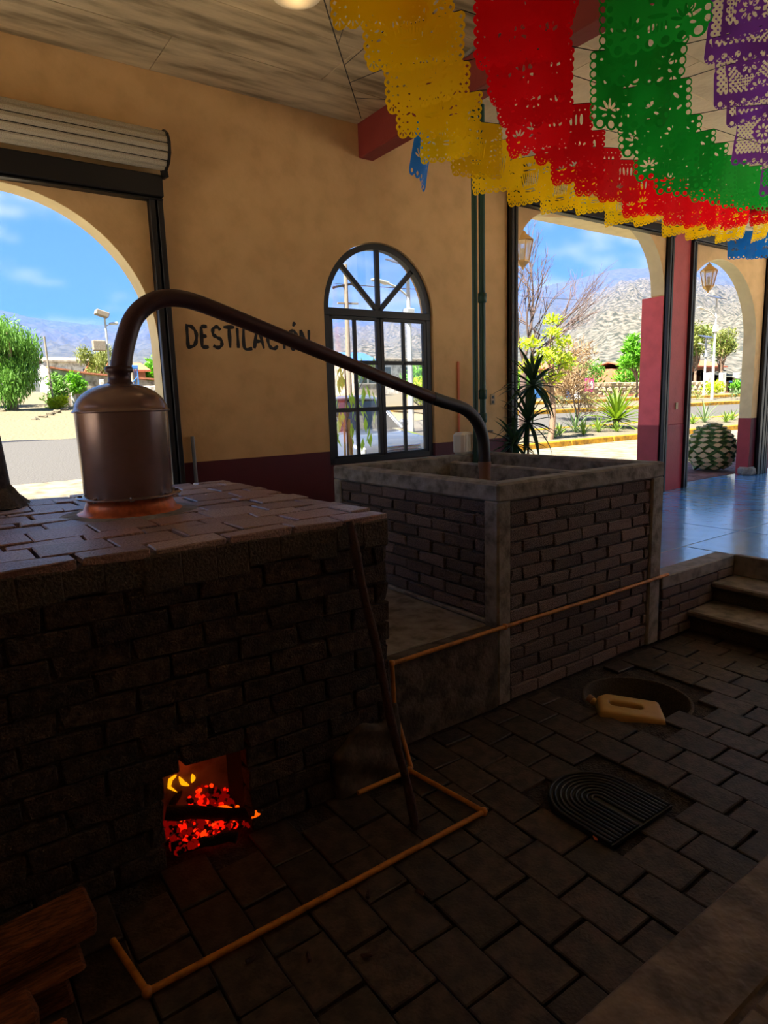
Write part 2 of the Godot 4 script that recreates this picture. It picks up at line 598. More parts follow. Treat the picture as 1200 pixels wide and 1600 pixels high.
func build_floor() -> void:
	var f := struct("floor", "raw concrete ledge and sub-floor under the tiled hall", "floor")
	# the slab reaches from the street wall to the pit, round its end and behind it
	box_part("slab", Vector3(-3, -0.7, -0.3), Vector3(16, -0.004, 2.55), M.concrete_floor, f, 0.006)
	box_part("slab", Vector3(5.8, -0.7, 2.552), Vector3(16, -0.004, 7.0), M.concrete_floor, f, 0.006)
	box_part("slab", Vector3(-3, -0.7, 4.655), Vector3(5.8, -0.004, 7.0), M.concrete_dark, f, 0.006)
	# cast panels of the shiny hall floor
	var xs := [4.66, 6.86, 8.9, 10.95, 13.0, 15.95]
	var zs := [-0.28, 2.19, 4.3, 6.0, 6.98]
	for i in xs.size() - 1:
		for j in zs.size() - 1:
			var x0: float = xs[i]
			var z0: float = zs[j]
			var z1: float = zs[j + 1]
			if j == 1 and i == 0:
				box_part("floor_panel", Vector3(x0, -0.02, z0 + 0.006), Vector3(5.79, 0.0, 2.655), M.floor_glaze, f, 0.003)
				box_part("floor_panel", Vector3(5.81, -0.02, z0 + 0.006), Vector3(xs[i + 1] - 0.012, 0.0, z1 - 0.006), M.floor_glaze, f, 0.003)
				continue
			if i == 0 and j > 1:
				x0 = 5.81
			box_part("floor_panel", Vector3(x0 + (0.006 if i else 0.0), -0.02, z0 + 0.006), Vector3(xs[i + 1] - 0.006, 0.0, z1 - 0.006), M.floor_glaze, f, 0.003)
	# near side of the pit: a cast kerb and slabs
	box_part("kerb_slab", Vector3(-3, -0.12, 4.65), Vector3(5.8, 0.002, 4.865), M.kerb_concrete, f, 0.008)
	for i in 4:
		box_part("kerb_slab", Vector3(-2.9 + i * 1.45, -0.1, 4.875), Vector3(-1.46 + i * 1.45, 0.001, 6.4), M.kerb_concrete, f, 0.006)
	# pit
	var p := struct("floor_pit", "sooty sunken pit floor paved with dark worn bricks", "floor")
	var st := mb()
	var flat := Transform3D(Basis(Vector3.RIGHT, Vector3.BACK, Vector3.UP), Vector3(0, PIT - 0.3, 0))
	var hc := Vector2(3.66, 3.12)
	var half := PackedVector2Array([Vector2(-3, 2.6), Vector2(5.9, 2.6), Vector2(5.9, hc.y)])
	half.append_array(arc(hc, 0.33, 0, -180, 20))
	half.append(Vector2(-3, hc.y))
	prism(st, half, 0.28, flat)
	half = PackedVector2Array([Vector2(-3, hc.y)])
	half.append_array(arc(hc, 0.33, 180, 0, 20))
	half.append_array(PackedVector2Array([Vector2(5.9, hc.y), Vector2(5.9, 4.66), Vector2(-3, 4.66)]))
	prism(st, half, 0.28, flat)
	part("pit_bed", st, M.pit_base, p)
	st = mb()
	lathe(st, [Vector2(0.0, -0.5), Vector2(0.36, -0.5), Vector2(0.35, -0.02), Vector2(0.33, -0.012), Vector2(0.325, -0.02), Vector2(0.325, -0.48), Vector2(0.0, -0.48)], 40, Vector3(hc.x, PIT, hc.y))
	part("sump_lining", st, M.mortar_dark, p)
	# pavers in running bond, their long side along z as the joints show
	var z := 2.68
	var row := 0
	var x := -0.4
	while x < 5.05:
		z = 2.68 - (0.14 if row % 2 else 0.0)
		while z < 4.64:
			var z0 := maxf(z, 2.68)
			var z1 := minf(z + 0.28, 4.645)
			z += 0.285
			var c := Vector2(x + 0.1, (z0 + z1) * 0.5)
			if z1 - z0 < 0.06 or (c.x < 1.9 and c.y < 2.86):
				continue
			if c.distance_to(hc) < 0.42 or (c.x > 2.2 and c.x < 2.78 and c.y > 3.42 and c.y < 3.94):
				continue
			var hgt := rng.randf_range(-0.003, 0.003)
			obj("paver", brick_mesh(Vector3(0.197, 0.05, snappedf(z1 - z0 - 0.006, 0.01)), 0.004), M["pit_paver_%d" % (rng.randi() % 4)], p, Transform3D(Basis(Vector3.UP, rng.randf_range(-0.02, 0.02)), Vector3(c.x, PIT - 0.025 + hgt, c.y)))
		x += 0.205
		row += 1
	# far retaining wall of the pit, right of the tank: capped brick, and plain plaster under the ledge
	var w := struct("wall_pit", "low brick retaining wall with concrete cap beside the steps", "wall")
	box_part("cap", Vector3(4.655, -0.1, 2.5), Vector3(5.8, 0.004, 2.672), M.step_concrete, w, 0.008)
	box_part("core", Vector3(4.66, PIT, 2.55), Vector3(5.8, -0.1, 2.64), M.mortar, w)
	brick_panel(w, Vector3(4.665, PIT, 2.668), Vector3.RIGHT, Vector3.UP, 1.13, 0.43, Vector3(0.27, 0.07, 0.05), 0.014, "brick")
	var v := struct("wall_ledge", "sooty plastered face below the ledge, between furnace and tank", "wall")
	box_part("plaster_face", Vector3(1.9, PIT, 2.56), Vector3(2.845, -0.004, 2.664), M.concrete_dark, v)
	box_part("near_face", Vector3(-3, PIT, 4.652), Vector3(5.8, -0.12, 4.7), M.concrete_dark, p)
	# steps up to the hall
	var s := struct("floor_steps", "two worn concrete steps climbing from the pit to the shiny floor", "steps")
	box_part("riser", Vector3(5.1, PIT - 0.05, 2.668), Vector3(5.8, -0.4, 4.65), M.mortar_dark, s)
	box_part("tread", Vector3(5.04, -0.4, 2.668), Vector3(5.8, -0.35, 4.65), M.step_concrete, s, 0.012)
	box_part("riser", Vector3(5.46, -0.35, 2.668), Vector3(5.8, -0.225, 4.65), M.mortar_dark, s)
	box_part("tread", Vector3(5.41, -0.225, 2.668), Vector3(5.8, -0.18, 4.65), M.step_concrete, s, 0.012)
	box_part("landing_edge", Vector3(5.78, -0.18, 2.668), Vector3(5.835, 0.006, 4.65), M.step_concrete, s, 0.008)


func build_roof() -> void:
	var c := struct("ceiling", "board-marked concrete ceiling, dark over the still and cream beyond the beam", "ceiling")
	box_part("slab", Vector3(-2.6, 4.03, -1.5), Vector3(13.2, 4.2, 7.0), M.ceiling_cream, c)
	# the marks of the shuttering: boards along x, butted end to end
	for bay in 2:
		var x0: float = [-3.0, 3.88][bay]
		var x1: float = [3.71, 13.1][bay]
		var wide: float = [0.55, 0.34][bay]
		var z := 0.0
		var row := 0
		while z < 6.95:
			var x := x0
			var len_: float = [2.4, 1.5][bay]
			var first := len_ * (0.5 if row % 2 else 1.0)
			while x < x1 - 0.01:
				var xe := minf(x + first, x1)
				first = len_
				if z < 5.5 or bay == 1:
					var dy := rng.randf_range(0.0, 0.005)
					box_part("ceiling_board", Vector3(x + 0.003, 4.0 + dy, z + 0.003), Vector3(xe - 0.003, 4.03, minf(z + wide, 6.98) - 0.003), M.ceiling_raw if bay == 0 else M.ceiling_cream, c, 0.002)
				x = xe
			z += wide
			row += 1
	if true:
		box_part("ceiling_board", Vector3(-3, 4.0, 5.5), Vector3(3.7, 4.03, 6.98), M.ceiling_raw, c)
	for x in [3.71, 9.2]:
		var b := struct("trim_beam", "dark red painted beam crossing the ceiling from the %s" % ("wall above the arched window" if x < 5.0 else "red pillar, mostly behind the paper banners"), "beam")
		box_part("beam", Vector3(x, 3.71, 0.0), Vector3(x + 0.17, 4.02, 6.9), M.beam_red, b, 0.008)
	# a bead of mortar squeezed out along the beam and the wall head
	var st := mb()
	var pts := []
	for i in 40:
		pts.append(Vector3(3.695 + rng.randf_range(-0.006, 0.006), 3.985 + rng.randf_range(-0.006, 0.006), 0.6 + i * 0.1))
	tube(st, pts, 0.016, 6)
	part("mortar_bead", st, M.concrete, c)
	# walls that close the room left and behind; the hall is open to a yard on the right half of the back
	var l := struct("wall_left", "plain tan end wall with a wide doorway beside the furnace, left of the photo", "wall")
	box_part("plaster", Vector3(-2.4, -0.7, 2.7), Vector3(-2.2, 4.03, 7.0), M.wall_tan, l)
	box_part("plaster", Vector3(-2.4, -0.7, -0.28), Vector3(-2.2, 4.03, 0.2), M.wall_tan, l)
	box_part("lintel", Vector3(-2.4, 2.9, 0.2), Vector3(-2.2, 4.03, 2.7), M.wall_tan, l)
	var r := struct("wall_rear", "plain tan wall behind the viewer with an open side to the yard", "wall")
	box_part("plaster", Vector3(-2.2, -0.7, 6.8), Vector3(6.2, 4.03, 7.0), M.wall_tan, r)
	box_part("added_shade_parapet", Vector3(6.2, 0, 6.85), Vector3(16, 0.8, 7.0), M.wall_tan, r)  # low wall added behind the camera so pit and tank front stay darker
	box_part("added_shade_partition", Vector3(5.84, 0, 4.8), Vector3(5.98, 2.3, 6.85), M.wall_tan, r)  # partition added out of view to keep daylight off pit and furnace
	for x in [7.9, 11.9]:
		box_part("post", Vector3(x - 0.15, 0, 6.7), Vector3(x + 0.15, 4.03, 7.0), M.pillar_red, r)


# ---------------------------------------------------------------- the street wall

func build_street_wall() -> void:
	var w := struct("wall_street", "tan plaster street wall with arched openings and a dark red dado", "wall")
	const T := 0.2
	const D := 0.98
	var back := Transform3D(Basis(), Vector3(0, 0, -T))
	var p := PackedVector2Array([Vector2(-3, D), Vector2(-0.45, D)])
	p.append_array(arc(Vector2(0.625, 1.96), 1.075, 180, 0, 40))
	p.append_array(PackedVector2Array([Vector2(1.70, D), Vector2(3.26, D)]))
	p.append_array(arc(Vector2(3.925, 2.315), 0.665, 180, 90, 18))
	p.append_array(PackedVector2Array([Vector2(3.925, 4.03), Vector2(-3, 4.03)]))
	var st := mb()
	prism(st, p, T, back)
	part("plaster", st, M.wall_tan, w)
	p = PackedVector2Array([Vector2(3.925, 4.03)])
	p.append_array(arc(Vector2(3.925, 2.315), 0.665, 90, 0, 18))
	p.append_array(PackedVector2Array([Vector2(4.59, D), Vector2(5.82, D)]))
	p.append_array(arc(Vector2(6.49, 2.93), 0.67, 180, 90, 14))
	p.append_array(arc(Vector2(7.94, 2.82), 0.92, 90, 0, 16))
	p.append_array(PackedVector2Array([Vector2(8.86, D), Vector2(9.22, D)]))
	p.append_array(arc(Vector2(10.41, 2.25), 1.19, 180, 0, 40))
	p.append_array(PackedVector2Array([Vector2(11.6, D), Vector2(12.3, D)]))
	p.append_array(arc(Vector2(13.6, 2.2), 1.3, 180, 0, 30))
	p.append_array(PackedVector2Array([Vector2(14.9, D), Vector2(16, D), Vector2(16, 4.03)]))
	st = mb()
	prism(st, p, T, back)
	part("plaster", st, M.wall_tan, w)
	for s in [[-3.0, -0.45, 0.0], [1.70, 3.26, 0.0], [3.26, 4.59, -0.14], [4.59, 5.82, 0.0], [8.86, 9.22, 0.0], [11.6, 12.3, 0.0], [14.9, 16.0, 0.0]]:
		box_part("dado", Vector3(s[0], -0.7, -T), Vector3(s[1], D + s[2], 0.002), M.wall_red, w, 0.002)
	# the reveals of the arches are painted cream
	for e in [[Vector2(0.625, 1.96), 1.075, 0.0, 180.0, 0.98], [Vector2(7.94, 2.82), 0.92, 0.0, 90.0, 2.8], [Vector2(6.49, 2.93), 0.67, 90.0, 180.0, 0.98], [Vector2(10.41, 2.25), 1.19, 0.0, 180.0, 0.98], [Vector2(13.6, 2.2), 1.3, 0.0, 180.0, 0.98]]:
		var c: Vector2 = e[0]
		var out_ := arc(c, e[1] + 0.004, e[2], e[3], 40)
		var in_ := arc(c, e[1] - 0.004, e[3], e[2], 40)
		var leg := e[4] as float
		if e[2] == 0.0 and leg < 2.0:
			out_.insert(0, Vector2(c.x + e[1] + 0.004, leg))
			in_.append(Vector2(c.x + e[1] - 0.004, leg))
		if e[3] == 180.0:
			out_.append(Vector2(c.x - e[1] - 0.004, leg))
			in_.insert(0, Vector2(c.x - e[1] + 0.004, leg))
		out_.append_array(in_)
		st = mb()
		prism(st, out_, T + 0.004, Transform3D(Basis(), Vector3(0, 0, -T - 0.006)))
		part("arch_reveal", st, M.reveal_cream, w)
	# the right jamb of the wide arch is painted brick pink, deeper below dado height
	box_part("jamb_paint", Vector3(8.846, D, -0.34), Vector3(8.87, 2.8, -0.002), M.jamb_red, w, 0.002)
	box_part("jamb_paint", Vector3(8.842, 0.0, -0.34), Vector3(8.87, D, -0.002), M.pillar_red_low, w, 0.002)
	box_part("jamb_paint", Vector3(11.588, 0.0, -T - 0.01), Vector3(11.62, D, -0.002), M.pillar_red_low, w, 0.002)
	# street side pilaster beyond the second arch, and its stone plinth
	st = mb()
	for i in 4:
		cbox(st, Vector3(0.2, 0.14, 0.16), Transform3D(Basis(Vector3.UP, i * 0.7), Vector3(11.62 + (i % 2) * 0.1, 0.07, 0.02 - i * 0.05)), 0.03, 0.02)
	part("plinth_stone", st, M.concrete, w)
	var q := struct("trim_pillar", "square dark red pillar between the two arcade shutters", "pillar")
	box_part("shaft", Vector3(8.97, D, -0.2), Vector3(9.45, 4.0, 0.03), M.pillar_red, q, 0.006)
	box_part("base_band", Vector3(8.966, 0, -0.2), Vector3(9.454, D, 0.034), M.pillar_red_low, q, 0.006)
	tag(box_part("switch_plate", Vector3(9.2, 1.2, 0.03), Vector3(9.26, 1.3, 0.045), M.socket_plastic, q), "small tan switch plate")
	letters(w)


# the sign painted freehand on the plaster: each letter is a few brush strokes
func letters(w: Node) -> void:
	var glyph := {
		"D": [[[0, 0], [0.02, 1]], [[-0.1, 1], [0.45, 0.97], [0.85, 0.75], [0.9, 0.4], [0.6, 0.08], [-0.1, 0]]],
		"E": [[[0, 0], [0.05, 1]], [[0.05, 1], [0.8, 1.0]], [[0.03, 0.52], [0.68, 0.55]], [[0, 0], [0.85, 0.03]]],
		"S": [[[0.85, 0.85], [0.55, 1.0], [0.15, 0.9], [0.1, 0.65], [0.45, 0.5], [0.85, 0.38], [0.88, 0.14], [0.5, 0.0], [0.05, 0.1]]],
		"T": [[[0.5, 0], [0.5, 1]], [[0, 1], [1, 1.02]]],
		"I": [[[0.5, 0], [0.5, 1]]],
		"L": [[[0.1, 1], [0.08, 0.02], [0.9, 0]]],
		"A": [[[0.0, 0], [0.45, 1], [0.92, 0]], [[0.2, 0.36], [0.75, 0.36]]],
		"C": [[[0.9, 0.86], [0.6, 1.0], [0.2, 0.82], [0.08, 0.45], [0.25, 0.1], [0.6, 0.0], [0.92, 0.16]]],
		"O": [[[0.5, 1], [0.15, 0.8], [0.08, 0.4], [0.4, 0.0], [0.8, 0.2], [0.88, 0.65], [0.5, 1]], [[0.5, 1.18], [0.72, 1.4]]],
		"N": [[[0.05, 0], [0.1, 1]], [[0.1, 1], [0.88, 0.02]], [[0.88, 0.02], [0.92, 1.02]]],
	}
	var row := [["D", 1.935, 2.02], ["E", 2.055, 2.125], ["S", 2.15, 2.24], ["T", 2.255, 2.355], ["I", 2.36, 2.40], ["L", 2.43, 2.52], ["A", 2.53, 2.63], ["C", 2.655, 2.77], ["I", 2.80, 2.85], ["O", 2.87, 2.975], ["N", 2.99, 3.095]]
	var all := mb()
	for e in row:
		for stroke in glyph[e[0]]:
			var pts := []
			for q in stroke:
				pts.append(Vector2(lerpf(e[1], e[2], q[0]), 1.937 + 0.172 * q[1] + (e[1] - 1.9) * 0.004))
			# a smooth brush line
			var line := PackedVector2Array()
			for i in pts.size() - 1:
				for k in 6:
					var a: Vector2 = pts[maxi(i - 1, 0)]
					var b: Vector2 = pts[i]
					var c: Vector2 = pts[i + 1]
					var d: Vector2 = pts[mini(i + 2, pts.size() - 1)]
					line.append(b.cubic_interpolate(c, a, d, k / 6.0) if pts.size() > 2 else b.lerp(c, k / 6.0))
			line.append(pts[-1])
			all.set_smooth_group(-1)
			var last := []
			for i in line.size():
				var t := (line[mini(i + 1, line.size() - 1)] - line[maxi(i - 1, 0)]).normalized()
				var n := Vector2(-t.y, t.x) * (0.0145 + 0.003 * sin(i * 0.9 + e[1] * 30.0)) * (0.75 if i == 0 or i == line.size() - 1 else 1.0)
				var z := 0.0022
				var cur := [Vector3(line[i].x + n.x, line[i].y + n.y, z), Vector3(line[i].x - n.x, line[i].y - n.y, z)]
				if last:
					quad(all, last[0], last[1], cur[1], cur[0], Vector3.BACK)
				last = cur
	tag(part("painted_lettering", all, M.paint_black, w), "black hand-painted capitals reading DESTILACIÓN")


func build_window() -> void:
	var w := struct("window_1", "arched black iron window of twelve small panes and a fan light", "window")
	const Z := -0.06
	var x0 := 3.275
	var x1 := 4.575
	var xm := 3.925
	var st := mb()
	var f := 0.055
	for x in [x0 + f * 0.5, x1 - f * 0.5]:
		bar(st, Vector3(x, 0.845, Z), Vector3(x, 2.33, Z), f, 0.07)
	bar(st, Vector3(x0, 0.87, Z), Vector3(x1, 0.87, Z), f, 0.07)
	bar(st, Vector3(x0, 2.305, Z), Vector3(x1, 2.305, Z), 0.07, 0.075)
	var ring := arc(Vector2(xm, 2.315), 0.655, 0, 180, 40)
	ring.append_array(arc(Vector2(xm, 2.315), 0.6, 180, 0, 40))
	prism(st, ring, 0.07, Transform3D(Basis(), Vector3(0, 0, Z - 0.035)))
	part("frame", st, M.black_iron, w)
	# two casements, each with a cross bar grid
	var lo := 0.89
	var hi := 2.27
	for s in 2:
		var a := x0 + f if s == 0 else xm + 0.004
		var b := xm - 0.004 if s == 0 else x1 - f
		var c := mb()
		for x in [a + 0.02, b - 0.02]:
			bar(c, Vector3(x, lo, Z + 0.01), Vector3(x, hi, Z + 0.01), 0.04, 0.04)
		for y in [lo + 0.015, hi - 0.015]:
			bar(c, Vector3(a, y, Z + 0.01), Vector3(b, y, Z + 0.01), 0.035, 0.04)
		var mid := (a + b) * 0.5
		bar(c, Vector3(mid, lo, Z + 0.01), Vector3(mid, hi, Z + 0.01), 0.036, 0.03)
		for k in [1, 2]:
			var y := lerpf(lo, hi, k / 3.0) + 0.02
			bar(c, Vector3(a, y, Z + 0.01), Vector3(b, y, Z + 0.01), 0.04, 0.03)
		var leaf := part("casement", c, M.black_iron, w)
		for i in 2:
			for k in 3:
				var g := mb()
				bx(g, Vector3(lerpf(a, b, i / 2.0) + 0.012, lerpf(lo, hi, k / 3.0), Z + 0.004), Vector3(lerpf(a, b, (i + 1) / 2.0) - 0.012, lerpf(lo, hi, (k + 1) / 3.0), Z + 0.008), 0.0005)
				part("pane", g, M.pane_glass, leaf)
	var h := mb()
	tube(h, [Vector3(xm - 0.03, 1.62, Z + 0.05), Vector3(xm - 0.045, 1.57, Z + 0.08), Vector3(xm - 0.045, 1.47, Z + 0.08), Vector3(xm - 0.03, 1.42, Z + 0.05)], 0.009, 8)
	tube(h, [Vector3(xm + 0.02, 1.62, Z + 0.05), Vector3(xm + 0.11, 1.61, Z + 0.06)], 0.011, 8)
	tag(part("handle", h, M.black_iron, w), "small curved iron pull and bolt")
	var bars := mb()
	for a in [45, 90, 135]:
		var d := Vector3(cos(deg_to_rad(a)), sin(deg_to_rad(a)), 0)
		bar(bars, Vector3(xm, 2.33, Z), Vector3(xm, 2.315, Z) + d * 0.62, 0.045, 0.04)
	part("fan_bar", bars, M.black_iron, w)
	for i in 4:
		var g := PackedVector2Array([Vector2(xm, 2.335)])
		g.append_array(arc(Vector2(xm, 2.315), 0.615, i * 45 + 2, i * 45 + 43, 8))
		var s := mb()
		prism(s, g, 0.004, Transform3D(Basis(), Vector3(0, 0, Z - 0.008)))
		part("pane", s, M.pane_glass, w)


# ---------------------------------------------------------------- roller shutters

func roller(label: String, x0: float, x1: float, y: float, z: float, r: float) -> void:
	var t := thing("roller_shutter", label, "shutter", Vector3(x0, y, z), "rolled-up steel shutters over the openings")
	var n := 9
	for k in n:
		# flat slats round the drum, only the room side can be seen
		var a := deg_to_rad(-118 + k * 28.0)
		var dir := Vector3(0, sin(a), cos(a))
		var up := Vector3(0, cos(a), -sin(a))
		var st := mb()
		var prof := PackedVector2Array([Vector2(-0.5, 0), Vector2(-0.4, 0.17), Vector2(0, 0.3), Vector2(0.4, 0.17), Vector2(0.5, 0), Vector2(0.36, -0.06), Vector2(-0.36, -0.06)])
		var wide := r * deg_to_rad(28.0) * 0.92
		for i in prof.size():
			prof[i] *= wide
		prism(st, prof, x1 - x0, Transform3D(Basis(up, dir, Vector3.RIGHT), dir * r))
		part("slat", st, M.slat_steel, t)
	var st := mb()
	tube(st, [Vector3(0, 0, 0), Vector3(x1 - x0, 0, 0)], r * 0.97, 20)
	part("drum", st, M.black_iron, t)
	for s in 2:
		st = mb()
		var plate := PackedVector2Array()
		for i in 9:
			var a := deg_to_rad(-80.0 + i * 30.0)
			plate.append(Vector2(cos(a), sin(a)) * r * 1.2)
		plate.append(Vector2(-r * 0.6, -r * 1.5))
		plate.append(Vector2(r * 0.35, -r * 1.6))
		prism(st, plate, 0.02, Transform3D(Basis(Vector3.BACK, Vector3.UP, Vector3.LEFT), Vector3((x1 - x0) * s + (0.02 if s else 0.0), 0, 0)))
		part("end_plate", st, M.black_iron, t)
	return


func build_shutters() -> void:
	roller("rolled-up shutter above the left arch, its pale slats stacked in a bulging roll", -0.72, 1.80, 3.38, 0.155, 0.122)
	roller("rolled-up shutter above the wide arcade arch behind yellow paper banners", 5.72, 8.94, 3.85, 0.155, 0.12)
	roller("rolled-up shutter above the narrow arch right of the red pillar", 9.5, 11.86, 3.85, 0.155, 0.12)
	roller("rolled-up shutter cut off by the right edge of the photo", 12.0, 15.2, 3.85, 0.155, 0.12)
	for e in [["black shutter head channel under the left roll", 1.80, -0.72, 3.06, 3.22, 1.70], ["black shutter channel framing the wide arcade arch", 5.70, 8.96, 3.60, 3.70, 0.0], ["black shutter channel framing the narrow arch right of the pillar", 9.45, 11.97, 3.60, 3.70, 0.0], ["black shutter channel at the far right edge of the arcade", 11.99, 15.2, 3.60, 3.70, 0.0]]:
		var t := thing("shutter_channel", e[0], "shutter frame", Vector3(e[1], 0, 0), "black guide channels of the shutters")
		var lo: float = minf(e[1], e[2]) - e[1]
		var hi: float = maxf(e[1], e[2]) - e[1]
		var st := mb()
		bx(st, Vector3(lo, e[3], 0.003), Vector3(hi, e[4], 0.11), 0.006)
		bx(st, Vector3(lo, e[3] - 0.02, 0.003), Vector3(hi, e[3] - 0.008, 0.09), 0.003)
		part("head", st, M.black_iron, t)
		for s in 2:
			var x: float = lo if s == 0 else hi - 0.105
			if e[1] > 9.0 and e[1] < 10.0 and s == 1:
				x = hi - 0.19
			st = mb()
			var wd := 0.19 if e[1] > 9.0 and e[1] < 10.0 and s == 1 else 0.105
			bx(st, Vector3(x, 0.0, 0.003), Vector3(x + wd * 0.42, e[3], 0.075), 0.005)
			bx(st, Vector3(x + wd * 0.58, 0.0, 0.003), Vector3(x + wd, e[3], 0.075), 0.005)
			bx(st, Vector3(x, 0.0, 0.003), Vector3(x + wd, e[3], 0.03), 0.003)
			part("guide_rail", st, M.black_iron, t)


# ---------------------------------------------------------------- cooling tank

func build_tank() -> void:
	var t := thing("cooling_tank", "square concrete-framed brick cooling tank that the vapour pipe dips into", "water tank", Vector3(2.85, 0, 2.66))
	const W := 1.8
	const L := 1.94
	const H := 0.92
	var st := mb()
	# rim beams, posts: outer faces flush, edges a little worn
	bx(st, Vector3(0, 0.80, -0.13), Vector3(W, H, 0.0), 0.014)
	bx(st, Vector3(0, 0.80, -L), Vector3(W, H, -L + 0.13), 0.014)
	bx(st, Vector3(0, 0.801, -L + 0.1), Vector3(0.13, H - 0.001, -0.1), 0.014)
	bx(st, Vector3(W - 0.13, 0.801, -L + 0.1), Vector3(W, H - 0.001, -0.1), 0.014)
	part("rim", st, M.concrete, t)
	for q in [[0.0, -0.13, 0.12, 0.0, PIT], [W - 0.15, -0.13, W, 0.0, PIT], [0.0, -L, 0.13, -L + 0.1, 0.0], [W - 0.13, -L, W, -L + 0.1, 0.0]]:
		st = mb()
		bx(st, Vector3(q[0], q[4], q[1]), Vector3(q[2], 0.81, q[3]), 0.012)
		part("corner_post", st, M.concrete, t)
	st = mb()
	bx(st, Vector3(0.0, -0.001, -L), Vector3(0.12, 0.03, -0.05), 0.008)
	part("foot_beam", st, M.concrete, t)
	# masonry core behind the bricks and the plastered basin
	st = mb()
	bx(st, Vector3(0.034, 0.0, -L + 0.03), Vector3(0.12, 0.82, -0.034), 0.002)
	bx(st, Vector3(0.034, PIT, -0.12), Vector3(W - 0.03, 0.82, -0.034), 0.002)
	bx(st, Vector3(W - 0.12, 0.0, -L + 0.03), Vector3(W - 0.03, 0.82, -0.034), 0.002)
	bx(st, Vector3(0.034, 0.0, -L + 0.03), Vector3(W - 0.03, 0.82, -L + 0.12), 0.002)
	part("mortar_core", st, M.mortar, t)
	brick_panel(t, Vector3(0.014, 0.03, -L + 0.1), Vector3.BACK, Vector3.UP, L - 0.23, 0.77, Vector3(0.28, 0.072, 0.05), 0.017, "brick", "brick", Rect2(), 0.006)
	brick_panel(t, Vector3(0.12, PIT, -0.016), Vector3.RIGHT, Vector3.UP, W - 0.27, 0.80 - PIT, Vector3(0.28, 0.072, 0.05), 0.016, "brick", "brick", Rect2(), 0.006)
	st = mb()
	bx(st, Vector3(0.11, 0.3, -L + 0.11), Vector3(0.132, 0.905, -0.11), 0.003)
	bx(st, Vector3(W - 0.132, 0.3, -L + 0.11), Vector3(W - 0.11, 0.905, -0.11), 0.003)
	bx(st, Vector3(0.11, 0.3, -L + 0.11), Vector3(W - 0.11, 0.905, -L + 0.132), 0.003)
	bx(st, Vector3(0.11, 0.3, -0.132), Vector3(W - 0.11, 0.905, -0.11), 0.003)
	part("basin_lining", st, M.concrete, t)
	st = mb()
	bx(st, Vector3(1.20, 0.3, -L + 0.12), Vector3(1.29, 0.865, -0.12), 0.012)
	part("divider", st, M.concrete, t)
	st = mb()
	bx(st, Vector3(0.12, 0.28, -L + 0.12), Vector3(W - 0.12, 0.72, -0.12), 0.001)
	part("water", st, M.dark_water, t)


# ---------------------------------------------------------------- furnace

